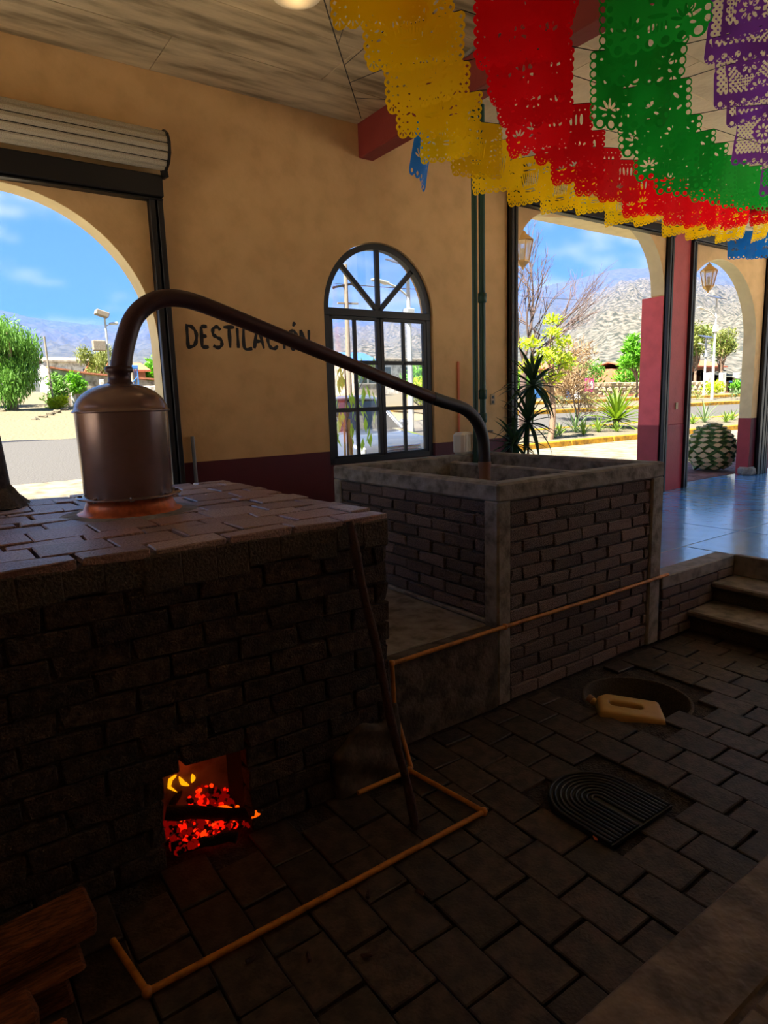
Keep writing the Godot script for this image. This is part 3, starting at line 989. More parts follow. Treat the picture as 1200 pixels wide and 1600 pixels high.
func build_furnace() -> void:
	var t := thing("furnace", "large soot-blackened brick furnace bench carrying the copper still", "furnace", Vector3(1.88, PIT, 2.84))
	const H := 1.415          # top of the pavers above the pit
	const B := -2.06          # back edge
	const X0 := -3.6          # left end, out of the photo
	var st := mb()
	var ox0 := -1.21          # fire mouth
	var ox1 := -0.82
	var oy := 0.46
	bx(st, Vector3(X0, 0, B + 0.02), Vector3(ox0 - 0.02, H - 0.05, -0.03), 0.004)
	bx(st, Vector3(ox1 + 0.02, 0, B + 0.02), Vector3(-0.012, H - 0.05, -0.03), 0.004)
	bx(st, Vector3(ox0 - 0.03, oy, B + 0.02), Vector3(ox1 + 0.03, H - 0.05, -0.03), 0.004)
	bx(st, Vector3(ox0 - 0.03, 0, B + 0.02), Vector3(ox1 + 0.03, oy + 0.01, -1.0), 0.004)
	part("masonry_core", st, M.mortar_dark, t)
	st = mb()
	bx(st, Vector3(ox0 - 0.02, 0, -0.98), Vector3(ox0 - 0.003, oy, -0.09), 0.003)
	bx(st, Vector3(ox1 + 0.003, 0, -0.98), Vector3(ox1 + 0.02, oy, -0.09), 0.003)
	bx(st, Vector3(ox0 - 0.02, oy - 0.006, -0.98), Vector3(ox1 + 0.02, oy + 0.012, -0.09), 0.003)
	bx(st, Vector3(ox0 - 0.02, 0, -0.998), Vector3(ox1 + 0.02, oy, -0.97), 0.003)
	part("sooted_lining", st, M.charred, t)
	# front courses of large sooty bricks, worn unevenly
	brick_panel(t, Vector3(-2.9, 0.0, 0.0), Vector3.RIGHT, Vector3.UP, 2.89, H - 0.15, Vector3(0.285, 0.094, 0.08), 0.013, "soot_brick", "brick", Rect2(2.9 + ox0, -1, ox1 - ox0, oy + 1), 0.009)
	# short side courses, towards the tank
	brick_panel(t, Vector3(0.0, 0.0, -0.01), Vector3.FORWARD, Vector3.UP, 2.0, H - 0.15, Vector3(0.285, 0.094, 0.08), 0.013, "soot_brick", "brick", Rect2(), 0.009)
	# smeared mortar band under the top
	st = mb()
	var n := 24
	for i in n:
		var xa := lerpf(X0, 0.004, float(i) / n)
		var xb := lerpf(X0, 0.004, float(i + 1) / n)
		bx(st, Vector3(xa - 0.01, H - 0.16 + rng.randf_range(-0.03, 0.02), -0.05), Vector3(xb, H - 0.028, 0.012 + rng.randf_range(-0.003, 0.003)), 0.01, 0.004)
	part("mortar_band", st, M.mortar_dark, t)
	# low plinth of rubble against the right foot
	st = mb()
	var foot := func(q: Vector3) -> float: return maxf(maxf(absf(q.x + 0.17) - 0.2, q.y - 0.33 - 0.04 * sin(q.x * 21.0) - 0.05 * sin(q.x * 7.0 + 1.0)), absf(q.z) - 0.035 - 0.01 * sin(q.y * 30.0 + q.x * 14.0))
	nets(st, foot, Vector3(-0.42, -0.02, -0.07), Vector3(0.08, 0.46, 0.08), 0.02)
	part("foot_render", st, M.concrete_dark, t)
	# paving of the top: flat bricks in uneven rows with open joints
	var z := 0.012
	var row := 0
	while z > B:
		var depth: float = [0.15, 0.24, 0.14, 0.27, 0.2][row % 5]
		var x := 0.006 - (0.13 if row % 2 else 0.0)
		if row % 2:
			paver(t, x + 0.004, 0.006, z, depth, H)
		while x > X0 + 0.3:
			var len_ := rng.randf_range(0.24, 0.32)
			paver(t, x - len_ + 0.004, x - 0.006, z, depth, H)
			x -= len_
		z -= depth
		row += 1
	# the still's mortar bed
	st = mb()
	lathe(st, [Vector2(0.36, 0.0), Vector2(0.33, 0.008), Vector2(0.27, 0.012), Vector2(0.2, 0.012)], 40, Vector3(-0.96, H - 0.006, -1.08))
	part("mortar_ring", st, M.concrete, t)


func paver(t: Node3D, x0: float, x1: float, z: float, depth: float, h: float) -> void:
	var c := Vector3((x0 + x1) * 0.5, h - 0.02 + rng.randf_range(-0.006, 0.003), z - depth * 0.5)
	var sz := Vector3(snappedf(x1 - x0, 0.02) - 0.004, 0.04, depth - 0.012)
	if sz.x < 0.03:
		return
	var b := Basis(Vector3(rng.randf_range(-1, 1), rng.randf_range(-1, 1), rng.randf_range(-1, 1)).normalized(), rng.randf_range(-0.012, 0.012))
	obj("paver", brick_mesh(sz, 0.005), M["paver_%d" % (rng.randi() % 4)], t, Transform3D(b, c))


# ---------------------------------------------------------------- the still

func build_still() -> void:
	var t := thing("pot_still", "brown metal pot still with domed cap and long vapour pipe", "still", Vector3(0.92, 0.885, 1.76))
	var st := mb()
	lathe(st, [Vector2(0.275, 0.0), Vector2(0.272, 0.006), Vector2(0.245, 0.012), Vector2(0.228, 0.05), Vector2(0.214, 0.088), Vector2(0.19, 0.09)], 56)
	tag(part("base_skirt", st, M.copper, t), "flared bright copper skirt")
	st = mb()
	lathe(st, [Vector2(0.19, 0.086), Vector2(0.268, 0.088), Vector2(0.272, 0.092), Vector2(0.268, 0.097), Vector2(0.2, 0.099)], 56)
	part("flange", st, M.still_steel, t)
	for k in 8:
		st = mb()
		var a := TAU * k / 8.0 + 0.2
		lathe(st, [Vector2(0.012, -0.012), Vector2(0.012, 0.012), Vector2(0.0, 0.013)], 6, Vector3(cos(a) * 0.25, 0.094, sin(a) * 0.25), false)
		part("bolt", st, M.still_steel, t)
	st = mb()
	lathe(st, [Vector2(0.226, 0.097), Vector2(0.229, 0.105), Vector2(0.236, 0.535), Vector2(0.237, 0.54)], 64)
	part("boiler_drum", st, M.still_steel, t)
	st = mb()
	var dome := [Vector2(0.236, 0.538), Vector2(0.247, 0.541), Vector2(0.249, 0.546), Vector2(0.243, 0.551)]
	for i in 15:
		var a := deg_to_rad(4.0 + i * 5.2)
		dome.append(Vector2(cos(a) * 0.236, 0.548 + sin(a) * 0.148))
	dome.append(Vector2(0.05, 0.694))
	lathe(st, dome, 64)
	part("domed_cap", st, M.still_steel, t)
	# vapour pipe: up from the cap, over and down to the tank in one sweep
	var raw := [Vector3(0.0, 0.68, 0.0), Vector3(0.012, 0.74, 0.0), Vector3(0.025, 0.81, 0), Vector3(0.054, 0.91, -0.001), Vector3(0.10, 1.02, -0.002), Vector3(0.168, 1.095, -0.003), Vector3(0.258, 1.141, -0.004), Vector3(0.347, 1.152, -0.006), Vector3(0.455, 1.138, -0.008), Vector3(0.64, 1.083, -0.011), Vector3(0.925, 0.99, -0.015), Vector3(1.282, 0.873, -0.021), Vector3(1.791, 0.702, -0.03), Vector3(2.25, 0.555, -0.037)]
	var pts := []
	var rad := []
	for i in raw.size() - 1:
		for k in 5:
			pts.append(raw[i].cubic_interpolate(raw[i + 1], raw[maxi(i - 1, 0)], raw[mini(i + 2, raw.size() - 1)], k / 5.0))
			rad.append(lerpf(0.056, 0.044, minf((i + k / 5.0) / 10.0, 1.0)))
	pts.append(raw[-1])
	rad.append(0.044)
	st = mb()
	tube(st, pts, rad, 20)
	part("vapour_pipe", st, M.still_pipe, t)
	st = mb()
	lathe(st, [Vector2(0.05, 0.66), Vector2(0.066, 0.695), Vector2(0.058, 0.70), Vector2(0.058, 0.745), Vector2(0.07, 0.75), Vector2(0.07, 0.775), Vector2(0.058, 0.78)], 28, Vector3(0.006, 0, 0))
	part("neck_collar", st, M.still_pipe, t)
	raw = [Vector3(2.2, 0.571, -0.036), Vector3(2.323, 0.536, -0.038), Vector3(2.45, 0.505, -0.042), Vector3(2.55, 0.468, -0.043), Vector3(2.64, 0.40, -0.044), Vector3(2.70, 0.31, -0.044), Vector3(2.73, 0.21, -0.045), Vector3(2.74, 0.09, -0.045), Vector3(2.74, 0.05, -0.045)]
	pts = []
	for i in raw.size() - 1:
		for k in 4:
			pts.append(raw[i].cubic_interpolate(raw[i + 1], raw[maxi(i - 1, 0)], raw[mini(i + 2, raw.size() - 1)], k / 4.0))
	pts.append(raw[-1])
	st = mb()
	tube(st, pts, 0.047, 20)
	tag(part("elbow_hose", st, M.hose, t), "black rubber elbow over the pipe end")
	st = mb()
	lathe(st, [Vector2(0.052, 0.06), Vector2(0.052, 0.02), Vector2(0.046, 0.0), Vector2(0.046, -0.16)], 20, Vector3(2.74, 0, -0.045))
	tag(part("inlet_socket", st, M.hose_end, t), "rusty bare socket standing in the tank")
	# the chimney at the left edge stands in its own mortar mound
	var c := thing("chimney_pipe", "dark upright flue pipe in a mortar mound at the left photo edge", "flue pipe", Vector3(0.3, 0.885, 0.98))
	st = mb()
	lathe(st, [Vector2(0.14, 0.0), Vector2(0.135, 0.1), Vector2(0.112, 0.42), Vector2(0.105, 0.44), Vector2(0.09, 0.43), Vector2(0.11, 0.1)], 36)
	part("pipe", st, M.clay, c)
	st = mb()
	var mound := func(q: Vector3) -> float:
		var r := Vector2(q.x, q.z).length()
		var a := atan2(q.z, q.x)
		return (q.y - 0.09 + (r - 0.16) * 1.25 + 0.014 * sin(a * 5.0 + q.y * 20.0) + 0.01 * sin(a * 11.0)) * 0.6
	nets(st, mound, Vector3(-0.3, -0.004, -0.3), Vector3(0.3, 0.2, 0.3), 0.016)
	part("mortar_mound", st, M.mortar_dark, c)


# ---------------------------------------------------------------- the fire

func build_fire() -> void:
	# everything here lies in the fire mouth, whose floor is the pit floor
	var base := Vector3(0.87, PIT, 2.5)
	var bed := thing("ember_bed", "glowing red embers heaped in the furnace mouth", "embers", base)
	var hot := plain("ember_hot", g8(120, 20, 8), 1.0)
	hot.emission_enabled = true
	hot.emission = Color(1.0, 0.09, 0.02)
	hot.emission_energy_multiplier = 0.36
	var warm := plain("ember_orange", g8(150, 40, 8), 1.0)
	warm.emission_enabled = true
	warm.emission = Color(1.0, 0.2, 0.03)
	warm.emission_energy_multiplier = 0.5
	var dim := plain("ember_dim", g8(40, 14, 10), 1.0)
	dim.emission_enabled = true
	dim.emission = Color(1.0, 0.05, 0.02)
	dim.emission_energy_multiplier = 0.05
	var lumps := [mb(), mb(), mb(), mb()]
	for i in 1100:
		var p := Vector3(rng.randf_range(-0.17, 0.2), 0, rng.randf_range(-0.3, 0.14))
		if i % 4 == 0:
			p = Vector3(rng.randf_range(-0.16, 0.19), 0, rng.randf_range(0.18, 0.31))
			p.y = 0.055 * exp(-pow((p.x - 0.07) / 0.09, 2.0)) + 0.03 * exp(-pow((p.x + 0.11) / 0.06, 2.0))
		else:
			# a heap that leans on the right cheek of the mouth
			p.y = 0.25 * exp(-pow((p.x - 0.06) / 0.15, 2.0)) * smoothstep(0.2, -0.1, p.z)
		p.y = p.y * rng.randf_range(0.85, 1.0) + 0.008
		var s := rng.randf_range(0.009, 0.026)
		var pick := rng.randf()
		var core := exp(-pow((p.x - 0.02) / 0.12, 2.0)) * (1.0 if p.z < 0.15 else 0.75)
		var which := 3
		if pick < core * 0.42:
			which = 0
		elif pick < core * 0.5:
			which = 1
		elif pick < 0.75:
			which = 2
		cbox(lumps[which], Vector3(s, s * 0.8, s * 1.2), Transform3D(Basis(Vector3(rng.randf() - 0.5, rng.randf() - 0.5, rng.randf() - 0.5).normalized(), rng.randf() * 3.0), p), s * 0.2, s * 0.15)
	var mats := [hot, warm, dim, M.charred]
	for i in 4:
		var o := part(["glowing_ember", "orange_ember", "dying_ember", "cinder"][i], lumps[i], mats[i], bed)
		o.set_meta("kind", "stuff")
	var logs := [[Vector3(-0.15, 0.15, 0.15), Vector3(0.27, 0.035, 0.30), 0.032, "charred log lying across the front of the embers"], [Vector3(-0.10, 0.09, 0.07), Vector3(0.06, 0.27, 0.0), 0.016, "thin charred branch leaning behind the flame"], [Vector3(0.17, 0.02, 0.0), Vector3(0.15, 0.46, -0.1), 0.03, "upright charred log against the right cheek of the fire mouth"], [Vector3(-0.16, 0.02, 0.24), Vector3(0.1, 0.03, 0.36), 0.024, "charred stick end poking out at the bottom of the fire"]]
	for l in logs:
		var st := mb()
		var pts := []
		var rr := []
		for i in 9:
			pts.append((l[0] as Vector3).lerp(l[1], i / 8.0) + Vector3(rng.randf_range(-0.006, 0.006), rng.randf_range(-0.006, 0.006), rng.randf_range(-0.006, 0.006)))
			rr.append(l[2] * rng.randf_range(0.85, 1.1))
		tube(st, pts, rr, 9)
		tag(part("burning_log", st, M.charred), l[3], "log", "logs in the furnace fire").position = base
	# flames
	var fl := plain("flame_yellow", g8(255, 170, 30), 1.0)
	fl.emission_enabled = true
	fl.emission = Color(1.0, 0.62, 0.04)
	fl.emission_energy_multiplier = 0.5
	var fo := plain("flame_orange", g8(255, 120, 20), 1.0)
	fo.emission_enabled = true
	fo.emission = Color(1.0, 0.34, 0.02)
	fo.emission_energy_multiplier = 0.45
	var flames := [
		["curling yellow flame at the upper left of the fire mouth", "flame_yellow", [[Vector3(-0.06, 0.16, 0.05), Vector3(-0.095, 0.2, 0.05), Vector3(-0.085, 0.235, 0.05), Vector3(-0.05, 0.25, 0.04), Vector3(-0.025, 0.245, 0.04)], [Vector3(0.0, 0.17, 0.05), Vector3(-0.03, 0.195, 0.05), Vector3(-0.045, 0.235, 0.05)], [Vector3(0.012, 0.18, 0.05), Vector3(0.022, 0.2, 0.05), Vector3(0.018, 0.225, 0.05)]]],
		["small orange flame licking under the charred log", "flame_orange", [[Vector3(0.07, 0.105, 0.2), Vector3(0.11, 0.095, 0.215), Vector3(0.155, 0.075, 0.235)], [Vector3(0.16, 0.075, 0.23), Vector3(0.165, 0.095, 0.235)]]],
		["tiny orange flame at the right end of the charred log", "flame_orange", [[Vector3(0.185, 0.075, 0.34), Vector3(0.21, 0.085, 0.34), Vector3(0.235, 0.08, 0.34)], [Vector3(0.205, 0.082, 0.34), Vector3(0.21, 0.105, 0.34)]]],
	]
	for f in flames:
		var st := mb()
		for s in f[2]:
			var pts := []
			var rr := []
			for i in 9:
				var k: float = i / 8.0 * (s.size() - 1)
				var j := mini(int(k), s.size() - 2)
				pts.append((s[j] as Vector3).lerp(s[j + 1], k - j))
				rr.append(0.011 * sin(PI * clampf((i + 0.35) / 8.7, 0.03, 0.97)))
			tube(st, pts, rr, 8)
		tag(part("flame", st, M[f[1]]), f[0], "flame", "flames in the furnace").position = base
	var lamp := OmniLight3D.new()
	lamp.name = "fire_light"
	lamp.light_color = Color(1.0, 0.32, 0.08)
	lamp.light_energy = 0.002
	lamp.light_size = 0.08
	lamp.omni_range = 12.0
	lamp.omni_attenuation = 2.0
	lamp.shadow_enabled = true
	lamp.position = base + Vector3(0.0, 0.3, 0.12)
	add_child(lamp)


# ---------------------------------------------------------------- things in and round the pit

func build_pit_things() -> void:
	# gas pipe along the ledge, down the wall and round the hearth on the floor
	var t := thing("gas_pipe", "thin rusty orange gas pipe along the ledge and around the hearth floor", "pipe", Vector3(1.95, PIT, 2.7))
	var r := 0.013
	var o := Vector3(1.95, PIT, 2.7)
	var runs := [
		["ledge_run", [Vector3(4.72, 0.018, 2.68), Vector3(3.7, 0.012, 2.69), Vector3(2.9, 0.014, 2.69), Vector3(1.99, 0.01, 2.70)]],
		["drop", [Vector3(1.985, 0.01, 2.70), Vector3(1.98, -0.25, 2.72), Vector3(1.95, PIT + 0.02, 2.90)]],
		["floor_run", [Vector3(1.60, PIT + 0.02, 2.91), Vector3(1.93, PIT + 0.02, 2.91)]],
		["floor_run", [Vector3(1.93, PIT + 0.02, 2.91), Vector3(1.99, PIT + 0.02, 3.41)]],
		["floor_run", [Vector3(1.99, PIT + 0.02, 3.41), Vector3(1.2, PIT + 0.018, 3.415), Vector3(0.41, PIT + 0.02, 3.42)]],
		["floor_run", [Vector3(0.41, PIT + 0.02, 3.42), Vector3(0.37, PIT + 0.02, 3.12)]],
	]
	for q in runs:
		var st := mb()
		var pts := []
		for p in q[1]:
			pts.append(p - o)
		tube(st, pts, r, 10)
		part(q[0], st, M.gas_pipe, t)
	for p in [Vector3(1.93, PIT + 0.02, 2.91), Vector3(1.99, PIT + 0.02, 3.41), Vector3(0.41, PIT + 0.02, 3.42), Vector3(1.985, 0.01, 2.70), Vector3(2.88, 0.014, 2.69)]:
		var st := mb()
		lathe(st, [Vector2(0.0, -0.02), Vector2(0.014, -0.016), Vector2(0.019, 0.0), Vector2(0.014, 0.016), Vector2(0.0, 0.02)], 12, p - o)
		part("elbow", st, M.gas_pipe, t)
	# the pole that leans on the furnace
	var st := mb()
	var pts := []
	var rr := []
	for i in 12:
		pts.append(Vector3(0, 0, 0).lerp(Vector3(-0.03, 1.39, -0.42), i / 11.0) + Vector3(0.006 * sin(i * 1.3), 0, 0.004 * sin(i * 0.9)))
		rr.append(0.021 + 0.002 * sin(i * 2.1))
	tube(st, pts, rr, 10)
	tag(part("wooden_pole", st, M.wood_stick), "long brown wooden pole leaning on the furnace's right front corner", "pole").position = Vector3(1.66, PIT + 0.015, 3.30)
	# split logs stacked bottom left
	var planks := [[Vector3(0.0, -0.31, 3.2), Vector3(0.62, 0.09, 0.17), 0.10, "upper split plank of the firewood stack, its cut end facing the fire"], [Vector3(-0.12, -0.405, 3.25), Vector3(0.74, 0.05, 0.16), 0.02, "thin dark plank under the upper firewood plank"], [Vector3(-0.12, -0.35, 3.46), Vector3(0.42, 0.09, 0.14), 0.06, "short orange-brown split log at the left photo edge"], [Vector3(-0.08, -0.43, 3.56), Vector3(0.46, 0.1, 0.2), -0.03, "lowest split log of the firewood stack at the bottom left corner"], [Vector3(-0.2, -0.465, 3.2), Vector3(0.8, 0.12, 0.2), 0.0, "round-backed log at the bottom of the firewood stack"]]
	for p in planks:
		st = mb()
		cbox(st, p[1], Transform3D(), 0.012, 0.012)
		var q := part("firewood", st, M.split_wood)
		tag(q, p[3], "firewood", "split firewood stacked by the fire")
		q.position = p[0]
		q.rotation.y = p[2]
	# drain cover: nested U-shaped ribs on a plate
	var g := thing("drain_grate", "black ribbed drain cover with one rounded end on the pit floor", "drain cover", Vector3(2.49, PIT, 3.66))
	var plate := arc(Vector2(0, 0.02), 0.235, 180, 360, 24)
	plate.append_array(PackedVector2Array([Vector2(0.235, 0.27), Vector2(-0.235, 0.27)]))
	st = mb()
	prism(st, plate, 0.02, Transform3D(Basis(Vector3.RIGHT, Vector3.BACK, Vector3.UP), Vector3(0, 0.0, 0)))
	part("plate", st, M.rubber, g)
	for k in 9:
		var rad := 0.225 - k * 0.025
		pts = [Vector3(-rad, 0.024, 0.262)]
		for i in 17:
			var a := PI + PI * i / 16.0
			pts.append(Vector3(cos(a) * rad, 0.024, 0.02 + sin(a) * rad))
		pts.append(Vector3(rad, 0.024, 0.262))
		st = mb()
		tube(st, pts, 0.0075, 6)
		part("rib", st, M.rubber, g)
	# a splinter of wood beside it
	st = mb()
	cbox(st, Vector3(0.07, 0.01, 0.014), Transform3D(Basis(Vector3.UP, 0.95), Vector3.ZERO), 0.002, 0.002)
	tag(part("wood_splinter", st, M.twig), "small pale orange wood splinter beside the drain cover", "splinter").position = Vector3(2.265, PIT + 0.012, 3.83)
	for k in 5:
		st = mb()
		cbox(st, Vector3(0.04, 0.012, 0.016), Transform3D(), 0.003, 0.004)
		var q := part("wood_chip", st, M.wood_stick)
		tag(q, "small brown wood chip lying on the pit floor along the pipe", "wood chip", "wood chips on the pit floor")
		q.position = Vector3(0.75 + k * 0.17, PIT + 0.01, 3.5 + 0.12 * ((k * 7) % 3))
		q.rotation.y = k * 1.3
	# plastic can lying in the mouth of the sump
	var j := thing("jerrycan", "yellowed plastic jerrycan lying half inside the round floor hole", "jerrycan", Vector3(3.46, PIT - 0.045, 3.20))
	j.transform.basis = Basis(Vector3.UP, deg_to_rad(-48)) * Basis(Vector3.BACK, deg_to_rad(-6)) * Basis.from_scale(Vector3.ONE * 0.86)
	st = mb()
	var can := func(q: Vector3) -> float:
		var a := Vector3(q.x, q.y, q.z).abs() - Vector3(0.2, 0.055, 0.13)
		var body := Vector3(maxf(a.x, 0), maxf(a.y, 0), maxf(a.z, 0)).length() + minf(maxf(a.x, maxf(a.y, a.z)), 0.0) - 0.03
		# the grip opening runs through the can, and one shoulder is cut away
		var s := Vector2(q.x + 0.03, q.z + 0.005).abs() - Vector2(0.085, 0.012)
		var slot := Vector2(maxf(s.x, 0), maxf(s.y, 0)).length() - 0.03
		var bar_ := maxf(Vector2(q.y - 0.02, q.z + 0.0).length() - 0.022, absf(q.x + 0.03) - 0.12)
		var cut := (q.x * -0.7 + q.z * -0.7) - 0.21
		return minf(maxf(maxf(body, -slot), cut), bar_)
	nets(st, can, Vector3(-0.26, -0.11, -0.19), Vector3(0.26, 0.11, 0.19), 0.011)
	part("body", st, M.jug_plastic, j)
	st = mb()
	tube(st, [Vector3(-0.19, 0.0, -0.1), Vector3(-0.25, 0.01, -0.14)], [0.03, 0.028], 16)
	part("neck", st, M.jug_plastic, j)
	st = mb()
	tube(st, [Vector3(-0.245, 0.01, -0.137), Vector3(-0.275, 0.015, -0.158)], 0.036, 16)
	part("cap", st, M.hose_end, j)


# ---------------------------------------------------------------- things on the street wall

func build_wall_things() -> void:
	# two riser pipes in front of the wall, one ending at a valve in the tank
	var t := thing("riser_pipes", "pair of dark green water pipes rising from the tank to the ceiling", "pipes", Vector3(4.38, 0.86, 0.88))
	var st := mb()
	tube(st, [Vector3(-0.02, -0.12, 0.0), Vector3(-0.02, 3.14, 0.0)], 0.026, 14)
	part("pipe", st, M.green_pipe, t)
	st = mb()
	tube(st, [Vector3(0.045, 0.02, 0.03), Vector3(0.045, 3.14, 0.03)], 0.03, 14)
	part("pipe", st, M.green_pipe, t)
	for y in [0.62, 0.40, 1.5]:
		st = mb()
		lathe(st, [Vector2(0.03, -0.045), Vector2(0.04, -0.04), Vector2(0.04, 0.04), Vector2(0.03, 0.045)], 16, Vector3(0.045, y, 0.03))
		part("coupling", st, M.green_pipe, t)
	st = mb()
	lathe(st, [Vector2(0.03, -0.11), Vector2(0.03, 0.05), Vector2(0.038, 0.06), Vector2(0.038, 0.1), Vector2(0.03, 0.11)], 8, Vector3(0.045, 0.12, 0.03), false)
	part("union", st, M.galvanised, t)
	st = mb()
	lathe(st, [Vector2(0.034, -0.03), Vector2(0.04, 0.0), Vector2(0.034, 0.03)], 12, Vector3(0.045, 0.27, 0.03))
	bar(st, Vector3(0.045, 0.27, 0.05), Vector3(0.12, 0.27, 0.09), 0.02, 0.01)
	part("valve", st, M.galvanised, t)
	# conduit strip beside them on the wall
	st = mb()
	bx(st, Vector3(-0.012, 0, 0.002), Vector3(0.012, 0.86, 0.02), 0.003)
	tag(part("conduit", st, M.twig), "thin orange-brown conduit on the wall right of the green pipes", "conduit").position = Vector3(4.93, 0.99, 0)
	# white can on the tank's far rim
	var c := thing("plastic_can", "white translucent plastic can standing on the tank's far rim", "plastic can", Vector3(4.27, 0.92, 0.8), "", 0.2)
	st = mb()
	cbox(st, Vector3(0.19, 0.21, 0.13), Transform3D(Basis(), Vector3(0, 0.105, 0)), 0.025)
	part("body", st, M.white_plastic, c)
	for x in [-0.05, 0.0, 0.05]:
		st = mb()
		tube(st, [Vector3(x, 0.03, 0.066), Vector3(x, 0.19, 0.066)], 0.006, 6)
		part("rib", st, M.white_plastic, c)
	# black hose lying over the rim
	st = mb()
	var pts := []
	for i in 15:
		var k := i / 14.0
		pts.append(Vector3(lerpf(-0.1, 0.16, k), 0.025 + 0.02 * sin(k * 3.0), 0.02 * sin(k * 6.0)))
	tube(st, pts, 0.02, 10)
	tag(part("hose", st, M.hose), "short black hose lying along the tank's far rim", "hose").position = Vector3(4.48, 0.92, 0.78)
	# socket
	var s := thing("wall_socket", "small tan electrical socket beside the potted plant", "socket", Vector3(5.46, 1.43, 0.0))
	box_part("plate", Vector3(-0.035, -0.06, 0), Vector3(0.035, 0.06, 0.012), M.socket_plastic, s)
	for y in [-0.03, 0.025]:
		box_part("outlet", Vector3(-0.016, y - 0.016, 0.01), Vector3(0.016, y + 0.016, 0.016), M.car_black, s, 0.002)
	# upright steel tube by the left rail
	st = mb()
	tube(st, [Vector3(0, 0, 0), Vector3(0.0, 1.2, -0.03)], 0.016, 12)
	tag(part("steel_tube", st, M.galvanised), "thin grey steel tube standing against the wall behind the furnace", "tube").position = Vector3(1.9, 0.0, 0.06)
	# ceiling lamp
	var l := thing("ceiling_lamp", "round opal ceiling lamp at the top edge, left of the yellow banners", "lamp", Vector3(2.2, 3.99, 1.62))
	st = mb()
	lathe(st, [Vector2(0.0, -0.15), Vector2(0.08, -0.14), Vector2(0.15, -0.11), Vector2(0.195, -0.05), Vector2(0.2, -0.01), Vector2(0.0, -0.008)], 40)
	part("shade", st, M.opal_glass, l)
	st = mb()
	lathe(st, [Vector2(0.21, -0.014), Vector2(0.215, 0.008), Vector2(0.0, 0.01)], 40)
	part("base_ring", st, M.white_plastic, l)
	var a := OmniLight3D.new()
	a.name = "lamp_light"
	a.light_color = Color(1.0, 0.84, 0.6)
	a.light_energy = 0.015
	a.light_size = 0.12
	a.omni_range = 16.0
	a.omni_attenuation = 2.0
	a.shadow_enabled = true
	a.position = Vector3(0, -0.24, 0)
	l.add_child(a)


# ---------------------------------------------------------------- cut-paper banners

# holes are ellipses [x, y, half width, half height, angle]; the sheet is 1 wide, v runs down
func hole(list: Array, x: float, y: float, a: float, b: float, deg := 0.0) -> void:
	var t := deg_to_rad(deg)
	list.append([x, y, a, b, cos(t), sin(t)])


func fan(list: Array, x: float, y: float, n: int, from: float, to: float, r0: float, r1: float, w: float) -> void:
	for i in n:
		var d := lerpf(from, to, float(i) / maxi(n - 1, 1))
		var a := deg_to_rad(d)
		var r := (r0 + r1) * 0.5
		hole(list, x + cos(a) * r, y - sin(a) * r, (r1 - r0) * 0.5, w, -d)


